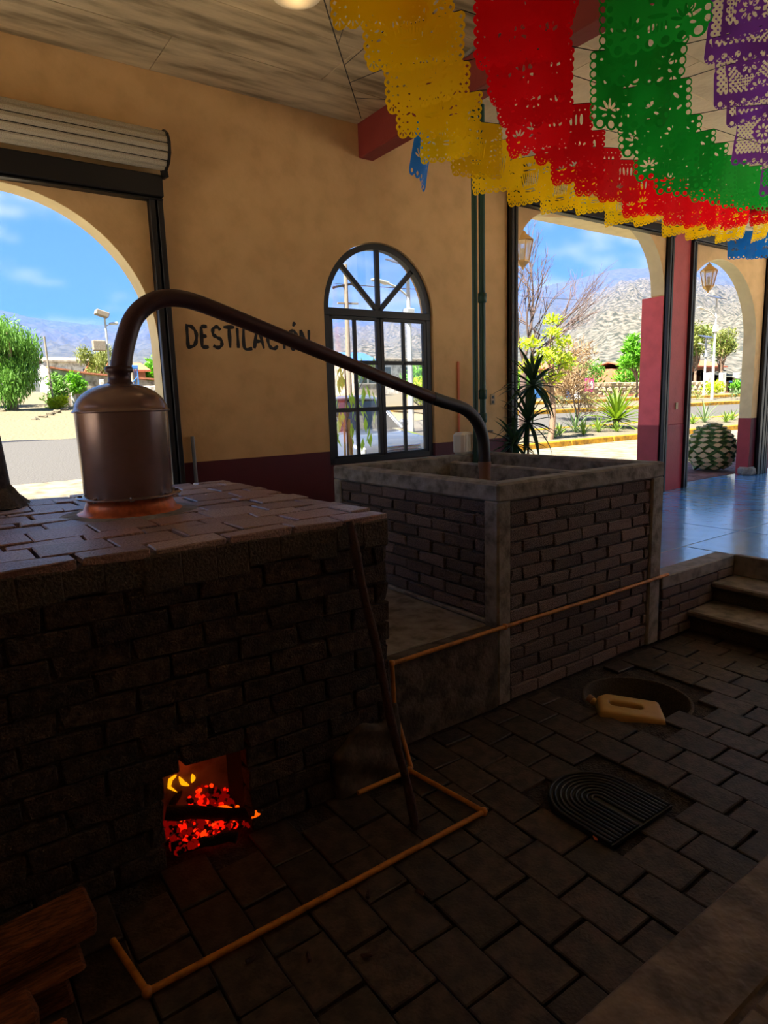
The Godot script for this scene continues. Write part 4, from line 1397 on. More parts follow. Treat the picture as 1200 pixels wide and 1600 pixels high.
func flag_design(kind: String) -> Dictionary:
	var holes := []
	var d := {"h": 0.9, "scallops": [], "side": 0.46, "low": 0.82}
	var lobes: Array = d.scallops
	match kind:
		"paper_yellow":
			for i in 7:
				var x := -0.405 + i * 0.135
				lobes.append([x, 0.82, 0.074])
				fan(holes, x, 0.79, 3, -130, -50, 0.025, 0.085, 0.0085)
				hole(holes, x + 0.0675, 0.785, 0.013, 0.013)
			for i in 8:
				for s in [-1, 1]:
					lobes.append([0.447 * s, 0.06 + i * 0.098, 0.053])
					hole(holes, 0.452 * s, 0.06 + i * 0.098, 0.026, 0.009)
					hole(holes, 0.452 * s, 0.06 + i * 0.098, 0.009, 0.026)
					hole(holes, 0.40 * s, 0.11 + i * 0.098, 0.009, 0.009)
			for i in 7:
				var k := (i - 3) / 3.0
				hole(holes, k * 0.118, 0.42, 0.0095, 0.135, k * 7.0)
			hole(holes, 0.0, 0.60, 0.105, 0.012)
			hole(holes, -0.06, 0.645, 0.055, 0.011, 8)
			hole(holes, 0.06, 0.645, 0.055, 0.011, -8)
			hole(holes, 0.0, 0.252, 0.14, 0.012)
			for s in [-1, 1]:
				hole(holes, 0.165 * s, 0.42, 0.009, 0.17, 9.0 * s)
				for i in 5:
					hole(holes, (0.25 + 0.014 * i) * s, 0.62 - i * 0.085, 0.037, 0.014, -38.0 * s)
					hole(holes, (0.325 + 0.012 * i) * s, 0.60 - i * 0.085, 0.032, 0.012, 25.0 * s)
				hole(holes, 0.10 * s, 0.15, 0.035, 0.014, -50.0 * s)
				hole(holes, 0.2 * s, 0.71, 0.014, 0.014)
				hole(holes, 0.34 * s, 0.70, 0.014, 0.014)
			fan(holes, 0.0, 0.215, 3, 60, 120, 0.03, 0.11, 0.013)
		"paper_red":
			for i in 5:
				var x := -0.37 + i * 0.185
				lobes.append([x, 0.81, 0.098])
				fan(holes, x, 0.82, 6, 180, 360, 0.035, 0.06, 0.008)
				hole(holes, x, 0.79, 0.012, 0.012)
				fan(holes, x, 0.815, 7, 190, 350, 0.075, 0.088, 0.006)
			for i in 8:
				for s in [-1, 1]:
					lobes.append([0.45 * s, 0.05 + i * 0.1, 0.045])
					hole(holes, 0.45 * s, 0.05 + i * 0.1, 0.011, 0.011)
			# a rose between leaves, and a row of bold slots over it
			fan(holes, -0.02, 0.62, 5, 30, 150, 0.03, 0.15, 0.016)
			fan(holes, -0.02, 0.60, 4, 50, 130, 0.17, 0.25, 0.013)
			fan(holes, -0.02, 0.64, 3, 205, 335, 0.03, 0.11, 0.014)
			for s in [-1, 1]:
				fan(holes, 0.29 * s, 0.66, 4, 35, 145, 0.03, 0.12, 0.015)
				hole(holes, 0.29 * s, 0.71, 0.03, 0.014)
				hole(holes, 0.2 * s, 0.5, 0.015, 0.022)
			var x0 := -0.3
			for w in [0.018, 0.024, 0.018, 0.03, 0.02, 0.022, 0.018, 0.026]:
				hole(holes, x0, 0.24, w, 0.085, 6.0 * sin(x0 * 31.0))
				x0 += 0.086
			for i in 9:
				hole(holes, -0.36 + i * 0.09, 0.095, 0.012, 0.012)
		"paper_green":
			for i in 6:
				var x := -0.375 + i * 0.15
				lobes.append([x, 0.82, 0.08])
				hole(holes, x, 0.835, 0.042, 0.042)
			for i in 8:
				for s in [-1, 1]:
					lobes.append([0.445 * s, 0.06 + i * 0.098, 0.056])
					hole(holes, 0.455 * s, 0.06 + i * 0.098, 0.03, 0.033)
			for s in [-1, 1]:
				fan(holes, 0.26 * s, 0.70, 5, 20, 160, 0.03, 0.15, 0.017)
				fan(holes, 0.26 * s, 0.72, 2, 200, 340, 0.03, 0.1, 0.015)
				hole(holes, 0.3 * s, 0.2, 0.05, 0.022, 50.0 * s)
				hole(holes, 0.34 * s, 0.36, 0.04, 0.018, -35.0 * s)
				hole(holes, 0.22 * s, 0.36, 0.017, 0.017)
				hole(holes, 0.36 * s, 0.1, 0.02, 0.014)
			hole(holes, 0.04, 0.16, 0.05, 0.028, -40)
			hole(holes, -0.04, 0.26, 0.07, 0.026, -30)
			hole(holes, 0.05, 0.37, 0.085, 0.03, -35)
			hole(holes, 0.07, 0.49, 0.03, 0.05, 15)
			hole(holes, -0.06, 0.45, 0.028, 0.05, -20)
			hole(holes, 0.0, 0.60, 0.10, 0.022, 5)
			for i in 5:
				hole(holes, -0.08 + i * 0.04, 0.70, 0.011, 0.05)
		"paper_purple":
			for i in 6:
				var x := -0.375 + i * 0.15
				lobes.append([x, 0.81, 0.085])
				hole(holes, x, 0.83, 0.032, 0.032)
				fan(holes, x, 0.83, 5, 200, 340, 0.048, 0.068, 0.008)
			for i in 9:
				for j in 13:
					for s in 2:
						var x := -0.40 + j * 0.066 + (0.033 if s else 0.0)
						var y := 0.07 + i * 0.074 + (0.037 if s else 0.0)
						if absf(x) > 0.43 or (Vector2(x, y).distance_to(Vector2(0.0, 0.40)) < 0.15):
							continue
						hole(holes, x, y, 0.022, 0.027)
			fan(holes, 0.0, 0.40, 8, 0, 315, 0.04, 0.12, 0.02)
			for s in [-1, 1]:
				hole(holes, 0.445 * s, 0.3, 0.008, 0.2)
		"paper_blue":
			for i in 6:
				var x := -0.375 + i * 0.15
				lobes.append([x, 0.82, 0.08])
				hole(holes, x, 0.83, 0.03, 0.03)
			for s in [-1, 1]:
				fan(holes, 0.2 * s, 0.6, 5, 10, 170, 0.03, 0.14, 0.016)
				hole(holes, 0.2 * s, 0.3, 0.03, 0.08, 20.0 * s)
	d.holes = holes
	return d


func flag_value(d: Dictionary, x: float, y: float) -> float:
	var f := minf(d.side - absf(x), minf(y, d.low - y))
	for l in d.scallops:
		var dx: float = x - l[0]
		var dy: float = y - l[1]
		var r: float = l[2]
		if absf(dx) < r * 1.5 and absf(dy) < r * 1.5:
			f = maxf(f, r - sqrt(dx * dx + dy * dy))
	f = minf(f, y)
	for h in d.holes:
		var dx: float = x - h[0]
		var dy: float = y - h[1]
		var m: float = maxf(h[2], h[3]) + 0.02
		if absf(dx) > m or absf(dy) > m:
			continue
		var px: float = (dx * h[4] + dy * h[5]) / h[2]
		var py: float = (dy * h[4] - dx * h[5]) / h[3]
		f = minf(f, (sqrt(px * px + py * py) - 1.0) * minf(h[2], h[3]))
	return f


# the sheet is cut by marching over a fine grid, then hung with gentle folds
func flag_meshes(kind: String, size: float, count: int) -> Array:
	var d := flag_design(kind)
	var nx := 92
	var ny := 84
	var val := PackedFloat32Array()
	val.resize((nx + 1) * (ny + 1))
	var q := PackedVector2Array()
	q.resize(val.size())
	for j in ny + 1:
		for i in nx + 1:
			var x := -0.505 + 1.01 * i / nx
			var y := -0.005 + 0.925 * j / ny
			val[i + j * (nx + 1)] = flag_value(d, x, y)
			q[i + j * (nx + 1)] = Vector2(x, y)
	var polys := []
	for j in ny:
		for i in nx:
			var c := [i + j * (nx + 1), i + 1 + j * (nx + 1), i + 1 + (j + 1) * (nx + 1), i + (j + 1) * (nx + 1)]
			var poly := PackedVector2Array()
			for k in 4:
				var a: int = c[k]
				var b: int = c[(k + 1) % 4]
				if val[a] > 0.0:
					poly.append(q[a])
				if (val[a] > 0.0) != (val[b] > 0.0):
					poly.append(q[a].lerp(q[b], val[a] / (val[a] - val[b])))
			if poly.size() > 2:
				polys.append(poly)
	var out := []
	for v in count:
		var st := mb()
		st.set_smooth_group(0)
		var r := RandomNumberGenerator.new()
		r.seed = hash(kind) + v
		var ph := r.randf() * 6.0
		var fr := r.randf_range(5.0, 10.0)
		var am := r.randf_range(0.02, 0.055)
		var curl := r.randf_range(-0.16, 0.2)
		var lean := r.randf_range(-0.22, 0.22)
		var hang := func(p: Vector2) -> Vector3:
			var g := smoothstep(0.0, 0.6, p.y)
			return Vector3(p.x * (1.0 - 0.05 * g) + lean * 0.12 * p.y * p.y, -p.y, am * g * sin(p.x * fr + ph + p.y * 2.0) + curl * p.y * p.y + lean * p.y * p.x * 0.6) * size
		for p in polys:
			var first: Vector3 = hang.call(p[0])
			for k in range(1, p.size() - 1):
				tri(st, first, hang.call(p[k]), hang.call(p[k + 1]), Vector3.BACK)
		out.append(done(st))
	return out


func build_flags() -> void:
	const W := 0.40
	const H := 0.35
	var low := {
		"Y": [Vector3(1.64, 2.85, 3.24), Vector3(1.84, 2.79, 3.14), Vector3(2.08, 2.77, 2.95), Vector3(2.38, 2.79, 2.66), Vector3(2.80, 2.85, 2.32), Vector3(3.29, 2.91, 2.03), Vector3(3.77, 2.97, 1.74), Vector3(4.36, 3.03, 1.53), Vector3(4.98, 3.09, 1.34), Vector3(5.59, 3.17, 1.26), Vector3(6.16, 3.16, 1.17), Vector3(6.74, 3.27, 1.07), Vector3(7.39, 3.23, 1.04), Vector3(8.01, 3.28, 0.98), Vector3(8.71, 3.32, 0.97), Vector3(9.46, 3.41, 0.99)],
		"R": [Vector3(2.02, 2.81, 3.62), Vector3(2.16, 2.77, 3.48), Vector3(2.39, 2.76, 3.29), Vector3(2.72, 2.78, 3.04), Vector3(3.11, 2.85, 2.71), Vector3(3.64, 2.93, 2.46), Vector3(4.12, 2.95, 2.20), Vector3(4.67, 3.02, 1.98), Vector3(5.23, 3.09, 1.76), Vector3(5.77, 3.09, 1.66), Vector3(6.31, 3.17, 1.56), Vector3(6.82, 3.19, 1.43), Vector3(7.34, 3.27, 1.31), Vector3(7.90, 3.35, 1.21), Vector3(8.51, 3.43, 1.14), Vector3(9.21, 3.56, 1.14)],
		"G": [Vector3(2.51, 2.75, 3.85), Vector3(2.72, 2.75, 3.66), Vector3(3.01, 2.71, 3.40), Vector3(3.52, 2.76, 3.18), Vector3(4.03, 2.77, 2.96), Vector3(4.57, 2.84, 2.75), Vector3(5.13, 2.94, 2.55), Vector3(5.69, 3.02, 2.35), Vector3(6.18, 3.10, 2.22), Vector3(6.68, 3.18, 2.09), Vector3(7.19, 3.26, 1.98), Vector3(7.72, 3.34, 1.88)],
		"P": [Vector3(3.07, 2.88, 4.00), Vector3(3.39, 2.99, 3.76), Vector3(3.85, 2.97, 3.53), Vector3(4.37, 3.04, 3.33), Vector3(4.87, 2.96, 3.14), Vector3(5.48, 2.89, 3.03)],
	}
	var names := {"Y": "paper_yellow", "R": "paper_red", "G": "paper_green", "P": "paper_purple"}
	var says := {"Y": "yellow cut-paper banner with a barred glass motif", "R": "red cut-paper banner with cut-out rose and slots", "G": "green cut-paper banner with looped edges", "P": "purple lattice-cut paper banner"}
	var nth := ["nearest", "second nearest", "third nearest", "fourth nearest", "fifth nearest", "sixth nearest", "seventh nearest", "eighth nearest", "ninth nearest", "tenth nearest", "eleventh nearest", "twelfth nearest", "thirteenth nearest", "third farthest", "second farthest", "farthest"]
	var order := ["Y", "R", "G", "P"]
	var tops := []
	for k in 16:
		tops.append([])
	for c in 4:
		var key: String = order[c]
		var meshes := flag_meshes(names[key], W, 6)
		var list: Array = low[key]
		for i in list.size():
			var k: int = i + [0, 0, 1, 1][c]
			# along the string: towards the next colour on it
			var here: Vector3 = list[i]
			var dir := Vector3(0.6, 0, 0.75)
			if c == 0:
				dir = low["R"][i] - here
			elif k < 16 and c == 1:
				dir = here - low["Y"][i]
			elif c == 2 and k < 16:
				dir = here - low["R"][k]
			elif c == 3 and k < 13:
				dir = Vector3(0.6, 0, 0.75)
			dir.y = 0.0
			dir = (dir.normalized() + Vector3(0.6, 0, 0.75) * 0.8).normalized()
			var yaw := -atan2(dir.z, dir.x) + rng.randf_range(-0.2, 0.2) * (1.0 if i < 8 else 2.6)
			var roll := rng.randf_range(-0.03, 0.05)
			var n: int = list.size()
			var which: String = nth[i] if n == 16 else (nth[i] if i < n - 3 else ["third farthest", "second farthest", "farthest"][i - n + 3])
			var o := obj("paper_banner", meshes[rng.randi() % 6], M["%s_%d" % [names[key], rng.randi() % 3]])
			o.position = here + Vector3.UP * H
			o.basis = Basis(Vector3.UP, yaw) * Basis(Vector3.BACK, roll)
			if c == 0 and i == 5 or c == 1 and i == 7:
				o.basis = o.basis * Basis(Vector3.UP, 0.6)
			tag(o, "%s, %s to the viewer of its colour" % [says[key], which], "paper banner", "rows of cut-paper banners under the ceiling")
			if k < 16:
				tops[k].append([o.position - o.basis.x * W * 0.46, o.position + o.basis.x * W * 0.46])
	# blue ones: one twisted edge-on by the wall side, two at the far right
	var blue := flag_meshes("paper_blue", W, 2)
	var b := obj("paper_banner", blue[0], M.paper_blue)
	b.transform = Transform3D(Basis(Vector3.UP, 0.66) * Basis(Vector3.BACK, -0.05), Vector3(2.78, 3.13, 2.12))
	tag(b, "dark blue paper banner twisted edge-on behind the yellow row", "paper banner", "rows of cut-paper banners under the ceiling")
	for i in 2:
		b = obj("paper_banner", blue[1], M.paper_blue)
		b.transform = Transform3D(Basis(Vector3.UP, -0.9), Vector3(9.5 + i * 0.4, 3.58 + i * 0.03, 0.72 + i * 0.05))
		tag(b, ["blue paper banner low at the right edge under the yellow row", "rightmost blue paper banner, half out of the photo"][i], "paper banner", "rows of cut-paper banners under the ceiling")
	# support wire from the wall end of the beam towards the lamp, and the strings the banners hang from
	var wa := Vector3(3.62, 3.97, 0.2)
	var wb := Vector3(1.2, 3.5, 3.2)
	var st := mb()
	tube(st, [wa, Vector3(2.275, 3.70, 1.85), wb], 0.004, 6)
	tag(part("support_wire", st, M.string_dark), "thin dark wire under the dark ceiling from the beam towards the lamp", "wire")
	for k in 16:
		var row: Array = tops[k]
		var pts := []
		var first: Vector3 = row[0][0]
		if k < 5:
			pts.append(wa.lerp(Vector3(2.275, 3.70, 1.85), 0.95 - k * 0.17))
		else:
			pts.append(Vector3(first.x - 0.05, 4.0, first.z - 0.12))
		for e in row:
			pts.append(e[0])
			pts.append(e[1])
		var last: Vector3 = row[-1][1]
		pts.append(last + Vector3(0.6, 0.0, 0.75) * 0.3)
		st = mb()
		tube(st, pts, 0.0022, 6)
		tag(part("banner_string", st, M.string_dark), "dark string the %s row of paper banners hangs from" % nth[k], "string", "strings of the paper banners")
	# a torn red strip dangling among the last yellow ones
	st = mb()
	var prev := []
	for i in 12:
		var p := Vector3(0.012 * sin(i * 1.1), -i * 0.02, 0.01 * cos(i * 0.8))
		var w := Vector3(0.012 + 0.006 * sin(i * 2.3), 0, 0.01)
		var cur := [p - w, p + w]
		if prev:
			quad(st, prev[0], prev[1], cur[1], cur[0], Vector3.BACK)
		prev = cur
	tag(part("paper_strip", st, M.paper_red), "torn red paper strip dangling among the far yellow banners", "paper strip").position = Vector3(8.35, 3.62, 1.05)


# ---------------------------------------------------------------- outside

func gy(z: float) -> float:
	return 0.0 if z > -6.0 else 0.06 * (-6.0 - z)


# a piece of ground that follows the street's rise away from the building
func ground(called: String, x0: float, x1: float, z0: float, z1: float, mat: Material, parent: Node, up := 0.0, rough := 0.0, cell := 1.5) -> MeshInstance3D:
	var st := mb()
	st.set_smooth_group(0)
	var nx := int(clampf(absf(x1 - x0) / cell, 2, 70))
	var nz := int(clampf(absf(z1 - z0) / cell, 2, 50))
	var n := FastNoiseLite.new()
	n.seed = 31
	n.frequency = 0.22
	var at := func(i: int, j: int) -> Vector3:
		var x := lerpf(x0, x1, float(i) / nx)
		var z := lerpf(z0, z1, float(j) / nz)
		return Vector3(x, gy(z) + up + rough * n.get_noise_2d(x, z), z)
	for i in nx:
		for j in nz:
			quad(st, at.call(i, j), at.call(i + 1, j), at.call(i + 1, j + 1), at.call(i, j + 1), Vector3.UP)
	return part(called, st, mat, parent)


func kerb(parent: Node, x0: float, x1: float, z: float, seg := 2.0, h := 0.16) -> void:
	var x := x0
	while x < x1:
		var st := mb()
		cbox(st, Vector3(minf(seg, x1 - x) - 0.012, h + 0.3, 0.17), Transform3D(Basis(), Vector3(x + seg * 0.5, gy(z) + h * 0.5 - 0.15 + rng.randf_range(-0.006, 0.006), z)), 0.03, 0.006)
		part("kerb_stone", st, M.kerb_yellow, parent)
		x += seg


func build_street() -> void:
	var g := struct("ground_street", "pale forecourt, asphalt road and sandy verges outside", "ground")
	ground("forecourt", -40, 70, -0.28, -8.4, M.forecourt, g, -0.012, 0.0)
	ground("asphalt", -60, 130, -8.4, -16.6, M.asphalt, g, -0.008)
	ground("sand", -60, 24, -16.6, -62, M.sand, g, 0.0, 0.12, 1.2)
	ground("sand", 24, 130, -16.6, -62, M.bed_soil, g, -0.01, 0.06)
	ground("yard", -30, 50, 7.0, 60, M.yard_concrete, g, -0.012)
	ground("yard", 16, 60, -0.28, 7.0, M.yard_concrete, g, -0.012)
	ground("yard", -40, -2.4, -0.28, 7.0, M.yard_concrete, g, -0.012)
	ground("grass_patch", 9.4, 30, -2.1, -2.9, M.grass_strip, g, 0.002)
	# shaded brick pavement along the arcade
	for i in 22:
		for j in 13:
			var x := 9.5 + i * 0.245 + (0.12 if j % 2 else 0.0)
			var z := -0.36 - j * 0.125
			obj("paving_brick", brick_mesh(Vector3(0.23, 0.03, 0.113), 0.003), M["walk_brick_%d" % (rng.randi() % 4)], g, Transform3D(Basis(), Vector3(x, -0.008, z)))
	# planted islands with yellow kerbs
	var a := struct("ground_island", "near planted strip behind a yellow painted kerb", "island")
	ground("soil", 11.9, 80, -6.95, -9.9, M.bed_soil, a, 0.1, 0.05)
	kerb(a, 11.4, 80, -6.85)
	kerb(a, 11.4, 80, -9.95, 2.0, 0.14)
	var st := mb()
	bx(st, Vector3(11.3, -0.2, -10.0), Vector3(11.5, 0.15, -6.85), 0.04)
	part("kerb_stone", st, M.kerb_yellow, a)
	var b := struct("ground_median", "far median strip between two yellow kerbs", "island")
	ground("soil", 20, 130, -16.7, -21.7, M.bed_soil, b, 0.08, 0.08)
	kerb(b, 20, 130, -16.6, 3.0, 0.2)
	kerb(b, 20, 130, -21.8, 3.0, 0.28)
	# rear terrain is carried on by the hills
	# lanterns hanging from the eaves
	lantern("glass lantern with pale gold frame hanging outside the wide arch", Vector3(6.83, 3.36, -0.8))
	lantern("glass lantern with pale gold frame hanging outside the narrow arch", Vector3(11.48, 3.38, -0.8))
	car()


func lantern(label: String, at: Vector3) -> void:
	var t := thing("hanging_lantern", label, "lantern", at, "lanterns under the eaves")
	var st := mb()
	lathe(st, [Vector2(0.0, 0.25), Vector2(0.03, 0.24), Vector2(0.05, 0.2), Vector2(0.1, 0.16), Vector2(0.145, 0.12), Vector2(0.13, 0.11), Vector2(0.0, 0.11)], 6, Vector3.ZERO, false)
	part("roof", st, M.lantern_gold, t)
	st = mb()
	lathe(st, [Vector2(0.128, 0.11), Vector2(0.078, -0.13)], 6, Vector3.ZERO, false)
	part("glass", st, M.lantern_glass, t)
	for k in 6:
		var a := TAU * k / 6.0
		st = mb()
		bar(st, Vector3(cos(a) * 0.132, 0.115, sin(a) * 0.132), Vector3(cos(a) * 0.082, -0.13, sin(a) * 0.082), 0.016, 0.016)
		part("rib", st, M.lantern_gold, t)
	st = mb()
	lathe(st, [Vector2(0.0, -0.13), Vector2(0.092, -0.13), Vector2(0.085, -0.15), Vector2(0.05, -0.19), Vector2(0.02, -0.21), Vector2(0.012, -0.24), Vector2(0.0, -0.245)], 6, Vector3.ZERO, false)
	part("base", st, M.lantern_gold, t)
	st = mb()
	lathe(st, [Vector2(0.022, -0.12), Vector2(0.028, -0.03), Vector2(0.02, 0.02), Vector2(0.0, 0.03)], 12)
	part("bulb", st, M.white_plastic, t)
	st = mb()
	tube(st, [Vector3(0, 0.24, 0), Vector3(0, 4.03 - at.y, 0)], 0.008, 6)
	part("rod", st, M.black_iron, t)


func car() -> void:
	var t := thing("car", "dark grey car parked nose-in outside the arched window", "car", Vector3(6.6, 0, -4.3))
	# body: lofted cross-sections from nose (z = +1) to tail; each is a half width, a sill and a height
	var st := mb()
	st.set_smooth_group(0)
	var secs := [[1.0, 0.62, 0.36, 0.62], [0.97, 0.74, 0.26, 0.74], [0.82, 0.86, 0.22, 0.84], [0.3, 0.89, 0.22, 0.93], [-0.1, 0.90, 0.22, 0.98], [-1.4, 0.90, 0.22, 0.98], [-2.6, 0.88, 0.24, 0.98], [-3.1, 0.80, 0.3, 0.9], [-3.2, 0.7, 0.4, 0.75]]
	var rings := []
	for s in secs:
		var r := []
		var hw: float = s[1]
		for q in [[-1, 0.0], [-1.0, 0.35], [-1.0, 0.75], [-0.9, 0.95], [-0.6, 1.0], [0.0, 1.02], [0.6, 1.0], [0.9, 0.95], [1.0, 0.75], [1.0, 0.35], [1, 0.0]]:
			r.append(Vector3(hw * q[0], lerpf(s[2], s[3], q[1]), s[0]))
		rings.append(r)
	for i in rings.size() - 1:
		for k in 11:
			var k2 := (k + 1) % 11
			quad(st, rings[i][k], rings[i][k2], rings[i + 1][k2], rings[i + 1][k], (rings[i][k] + rings[i + 1][k2]) * 0.5 - Vector3(0, 0.55, rings[i][k].z))
	for e in [0, rings.size() - 1]:
		for k in range(1, 10):
			tri(st, rings[e][0], rings[e][k], rings[e][k + 1], Vector3(0, 0, 1 if e == 0 else -1))
	part("body", st, M.car_paint, t)
	# cabin with roof skin, windscreen and side glass
	var cab := [[0.05, 0.74, 0.97], [-0.55, 0.62, 1.5], [-0.8, 0.6, 1.56], [-1.9, 0.6, 1.56], [-2.4, 0.62, 1.45], [-2.9, 0.72, 0.98]]
	st = mb()
	for i in cab.size() - 1:
		var p: Array = cab[i]
		var q: Array = cab[i + 1]
		if i == 0 or i == cab.size() - 2:
			continue
		quad(st, Vector3(-p[1], p[2], p[0]), Vector3(p[1], p[2], p[0]), Vector3(q[1], q[2], q[0]), Vector3(-q[1], q[2], q[0]), Vector3.UP)
	for s in [-1, 1]:
		tube(st, [Vector3(0.76 * s, 0.96, 0.07), Vector3(0.63 * s, 1.5, -0.55), Vector3(0.61 * s, 1.56, -0.82), Vector3(0.61 * s, 1.56, -1.9), Vector3(0.63 * s, 1.45, -2.4), Vector3(0.74 * s, 0.97, -2.92)], 0.035, 8)
	tube(st, [Vector3(-0.62, 1.5, -0.55), Vector3(0, 1.53, -0.53), Vector3(0.62, 1.5, -0.55)], 0.03, 8)
	part("roof", st, M.car_paint, t)
	st = mb()
	quad(st, Vector3(-0.74, 0.97, 0.05), Vector3(0.74, 0.97, 0.05), Vector3(0.61, 1.5, -0.55), Vector3(-0.61, 1.5, -0.55), Vector3(0, 1, 1))
	part("windscreen", st, M.car_glass, t)
	for s in [-1, 1]:
		st = mb()
		var pts := [Vector3(0.74 * s, 0.97, 0.0), Vector3(0.61 * s, 1.5, -0.58), Vector3(0.6 * s, 1.54, -0.82), Vector3(0.6 * s, 1.54, -1.9), Vector3(0.62 * s, 1.44, -2.4), Vector3(0.73 * s, 0.97, -2.88)]
		for k in range(1, 5):
			tri(st, pts[0], pts[k], pts[k + 1], Vector3(s, 0, 0))
		part("side_window", st, M.car_glass, t)
		st = mb()
		cbox(st, Vector3(0.3, 0.13, 0.1), Transform3D(Basis(Vector3.UP, -0.35 * s), Vector3(0.62 * s, 0.66, 0.90)), 0.03)
		part("headlamp", st, M.headlamp, t)
		st = mb()
		cbox(st, Vector3(0.2, 0.13, 0.12), Transform3D(Basis(), Vector3(0.96 * s, 1.05, -0.15)), 0.04)
		part("mirror", st, M.car_paint, t)
		for z in [0.15, -2.45]:
			st = mb()
			tube(st, [Vector3(0.72 * s, 0.31, z), Vector3(0.91 * s, 0.31, z)], 0.31, 24)
			part("wheel", st, M.car_black, t)
	st = mb()
	for k in 4:
		bx(st, Vector3(-0.42, 0.56 + k * 0.045, 0.97), Vector3(0.42, 0.585 + k * 0.045, 1.02), 0.006)
	part("grille", st, M.chrome, t)
	st = mb()
	bx(st, Vector3(-0.6, 0.32, 0.93), Vector3(0.6, 0.46, 1.0), 0.02)
	part("lower_intake", st, M.car_black, t)
	st = mb()
	bx(st, Vector3(-0.2, 0.44, 1.0), Vector3(0.2, 0.54, 1.015), 0.004)
	part("number_plate", st, M.sign_white, t)


# ---------------------------------------------------------------- trees

var leaf_meshes := {}

func leaf(len_: float, wid: float) -> Mesh:
	var key := "%.3f %.3f" % [len_, wid]
	if not leaf_meshes.has(key):
		var st := mb()
		st.set_smooth_group(-1)
		var a := Vector3.ZERO
		var b := Vector3(0, len_, len_ * 0.1)
		var m := Vector3(0, len_ * 0.5, 0.08 * len_)
		for s in [-1, 1]:
			var e := Vector3(wid * 0.5 * s, len_ * 0.45, 0)
			tri(st, a, e, m, Vector3.BACK)
			tri(st, m, e, b, Vector3.BACK)
		leaf_meshes[key] = done(st)
	return leaf_meshes[key]


# leaves scattered through lumps of crown; every lump is [centre, radii]
func foliage(parent: Node, called: String, lumps: Array, count: int, mesh: Mesh, mat: Material, droop := 0.0) -> void:
	var mm := MultiMesh.new()
	mm.transform_format = MultiMesh.TRANSFORM_3D
	mm.mesh = mesh
	mm.instance_count = count
	var total := 0.0
	for l in lumps:
		total += pow(l[1].x * l[1].y * l[1].z, 0.7)
	var i := 0
	for l in lumps:
		var n := int(count * pow(l[1].x * l[1].y * l[1].z, 0.7) / total)
		if l == lumps[-1]:
			n = count - i
		for k in n:
			var d := Vector3(rng.randfn(), rng.randfn(), rng.randfn()).normalized() * pow(rng.randf(), 0.45)
			var p: Vector3 = l[0] + d * l[1]
			var b := Basis.from_euler(Vector3(rng.randf_range(-1.4, 1.4), rng.randf() * TAU, rng.randf_range(-1.2, 1.2)))
			if rng.randf() < droop:
				b = Basis(Vector3.UP, rng.randf() * TAU) * Basis(Vector3.RIGHT, PI + rng.randf_range(-0.35, 0.35))
			mm.set_instance_transform(i, Transform3D(b * rng.randf_range(0.7, 1.3), p))
			i += 1
	var o := MultiMeshInstance3D.new()
	o.name = free_name(parent, called)
	o.multimesh = mm
	o.material_override = mat
	parent.add_child(o, true)
	o.set_meta("kind", "stuff")


func limb(st: SurfaceTool, a: Vector3, b: Vector3, ra: float, rb: float, sway := 0.08, sides := 7) -> Array:
	var pts := []
	var rr := []
	var side := Vector3(rng.randf_range(-1, 1), 0, rng.randf_range(-1, 1)) * a.distance_to(b) * sway
	for i in 6:
		var k := i / 5.0
		pts.append(a.lerp(b, k) + side * sin(k * PI))
		rr.append(lerpf(ra, rb, k))
	tube(st, pts, rr, sides)
	return pts


func sprout(st: SurfaceTool, a: Vector3, d: Vector3, len_: float, r: float, depth: int, spread := 0.55, up := 0.25) -> void:
	var pts := limb(st, a, a + d * len_, r, r * 0.62, 0.07, 7 if depth > 2 else 4)
	if depth == 0:
		return
	var n := 2 if depth < 3 else 3
	for i in n + (1 if rng.randf() < 0.5 else 0):
		var from: Vector3 = pts[clampi(5 - i, 2, 5)]
		var nd := (d + Vector3(rng.randfn(), rng.randfn() * 0.5, rng.randfn()) * spread + Vector3.UP * up).normalized()
		sprout(st, from, nd, len_ * rng.randf_range(0.6, 0.82), r * 0.6, depth - 1, spread, up)


func tree(label: String, at: Vector3, trunk_h: float, trunk_r: float, lumps: Array, count: int, leaf_size: Vector2, mat: String, bark := "bark", droop := 0.0, called := "tree", cat := "tree", grp := "") -> Node3D:
	var t := thing(called, label, cat, at, grp)
	var st := mb()
	var top := Vector3(0, trunk_h, 0)
	limb(st, Vector3(0, -0.1, 0), top, trunk_r, trunk_r * 0.7, 0.04, 10)
	for l in lumps:
		limb(st, top + Vector3(0, -trunk_h * 0.25 * rng.randf(), 0), l[0], trunk_r * 0.5, trunk_r * 0.12, 0.1, 6)
	part("trunk", st, M[bark], t)
	foliage(t, "foliage", lumps, count, leaf(leaf_size.x, leaf_size.y), M[mat], droop)
	return t


func lumps_in(c: Vector3, r: Vector3, n: int, s: float) -> Array:
	var out := []
	for i in n:
		var d := Vector3(rng.randfn(), rng.randfn(), rng.randfn()).normalized() * pow(rng.randf(), 0.4)
		out.append([c + d * r * (1.0 - s * 0.6), Vector3.ONE * minf(r.x, minf(r.y, r.z)) * s * rng.randf_range(0.75, 1.25)])
	return out


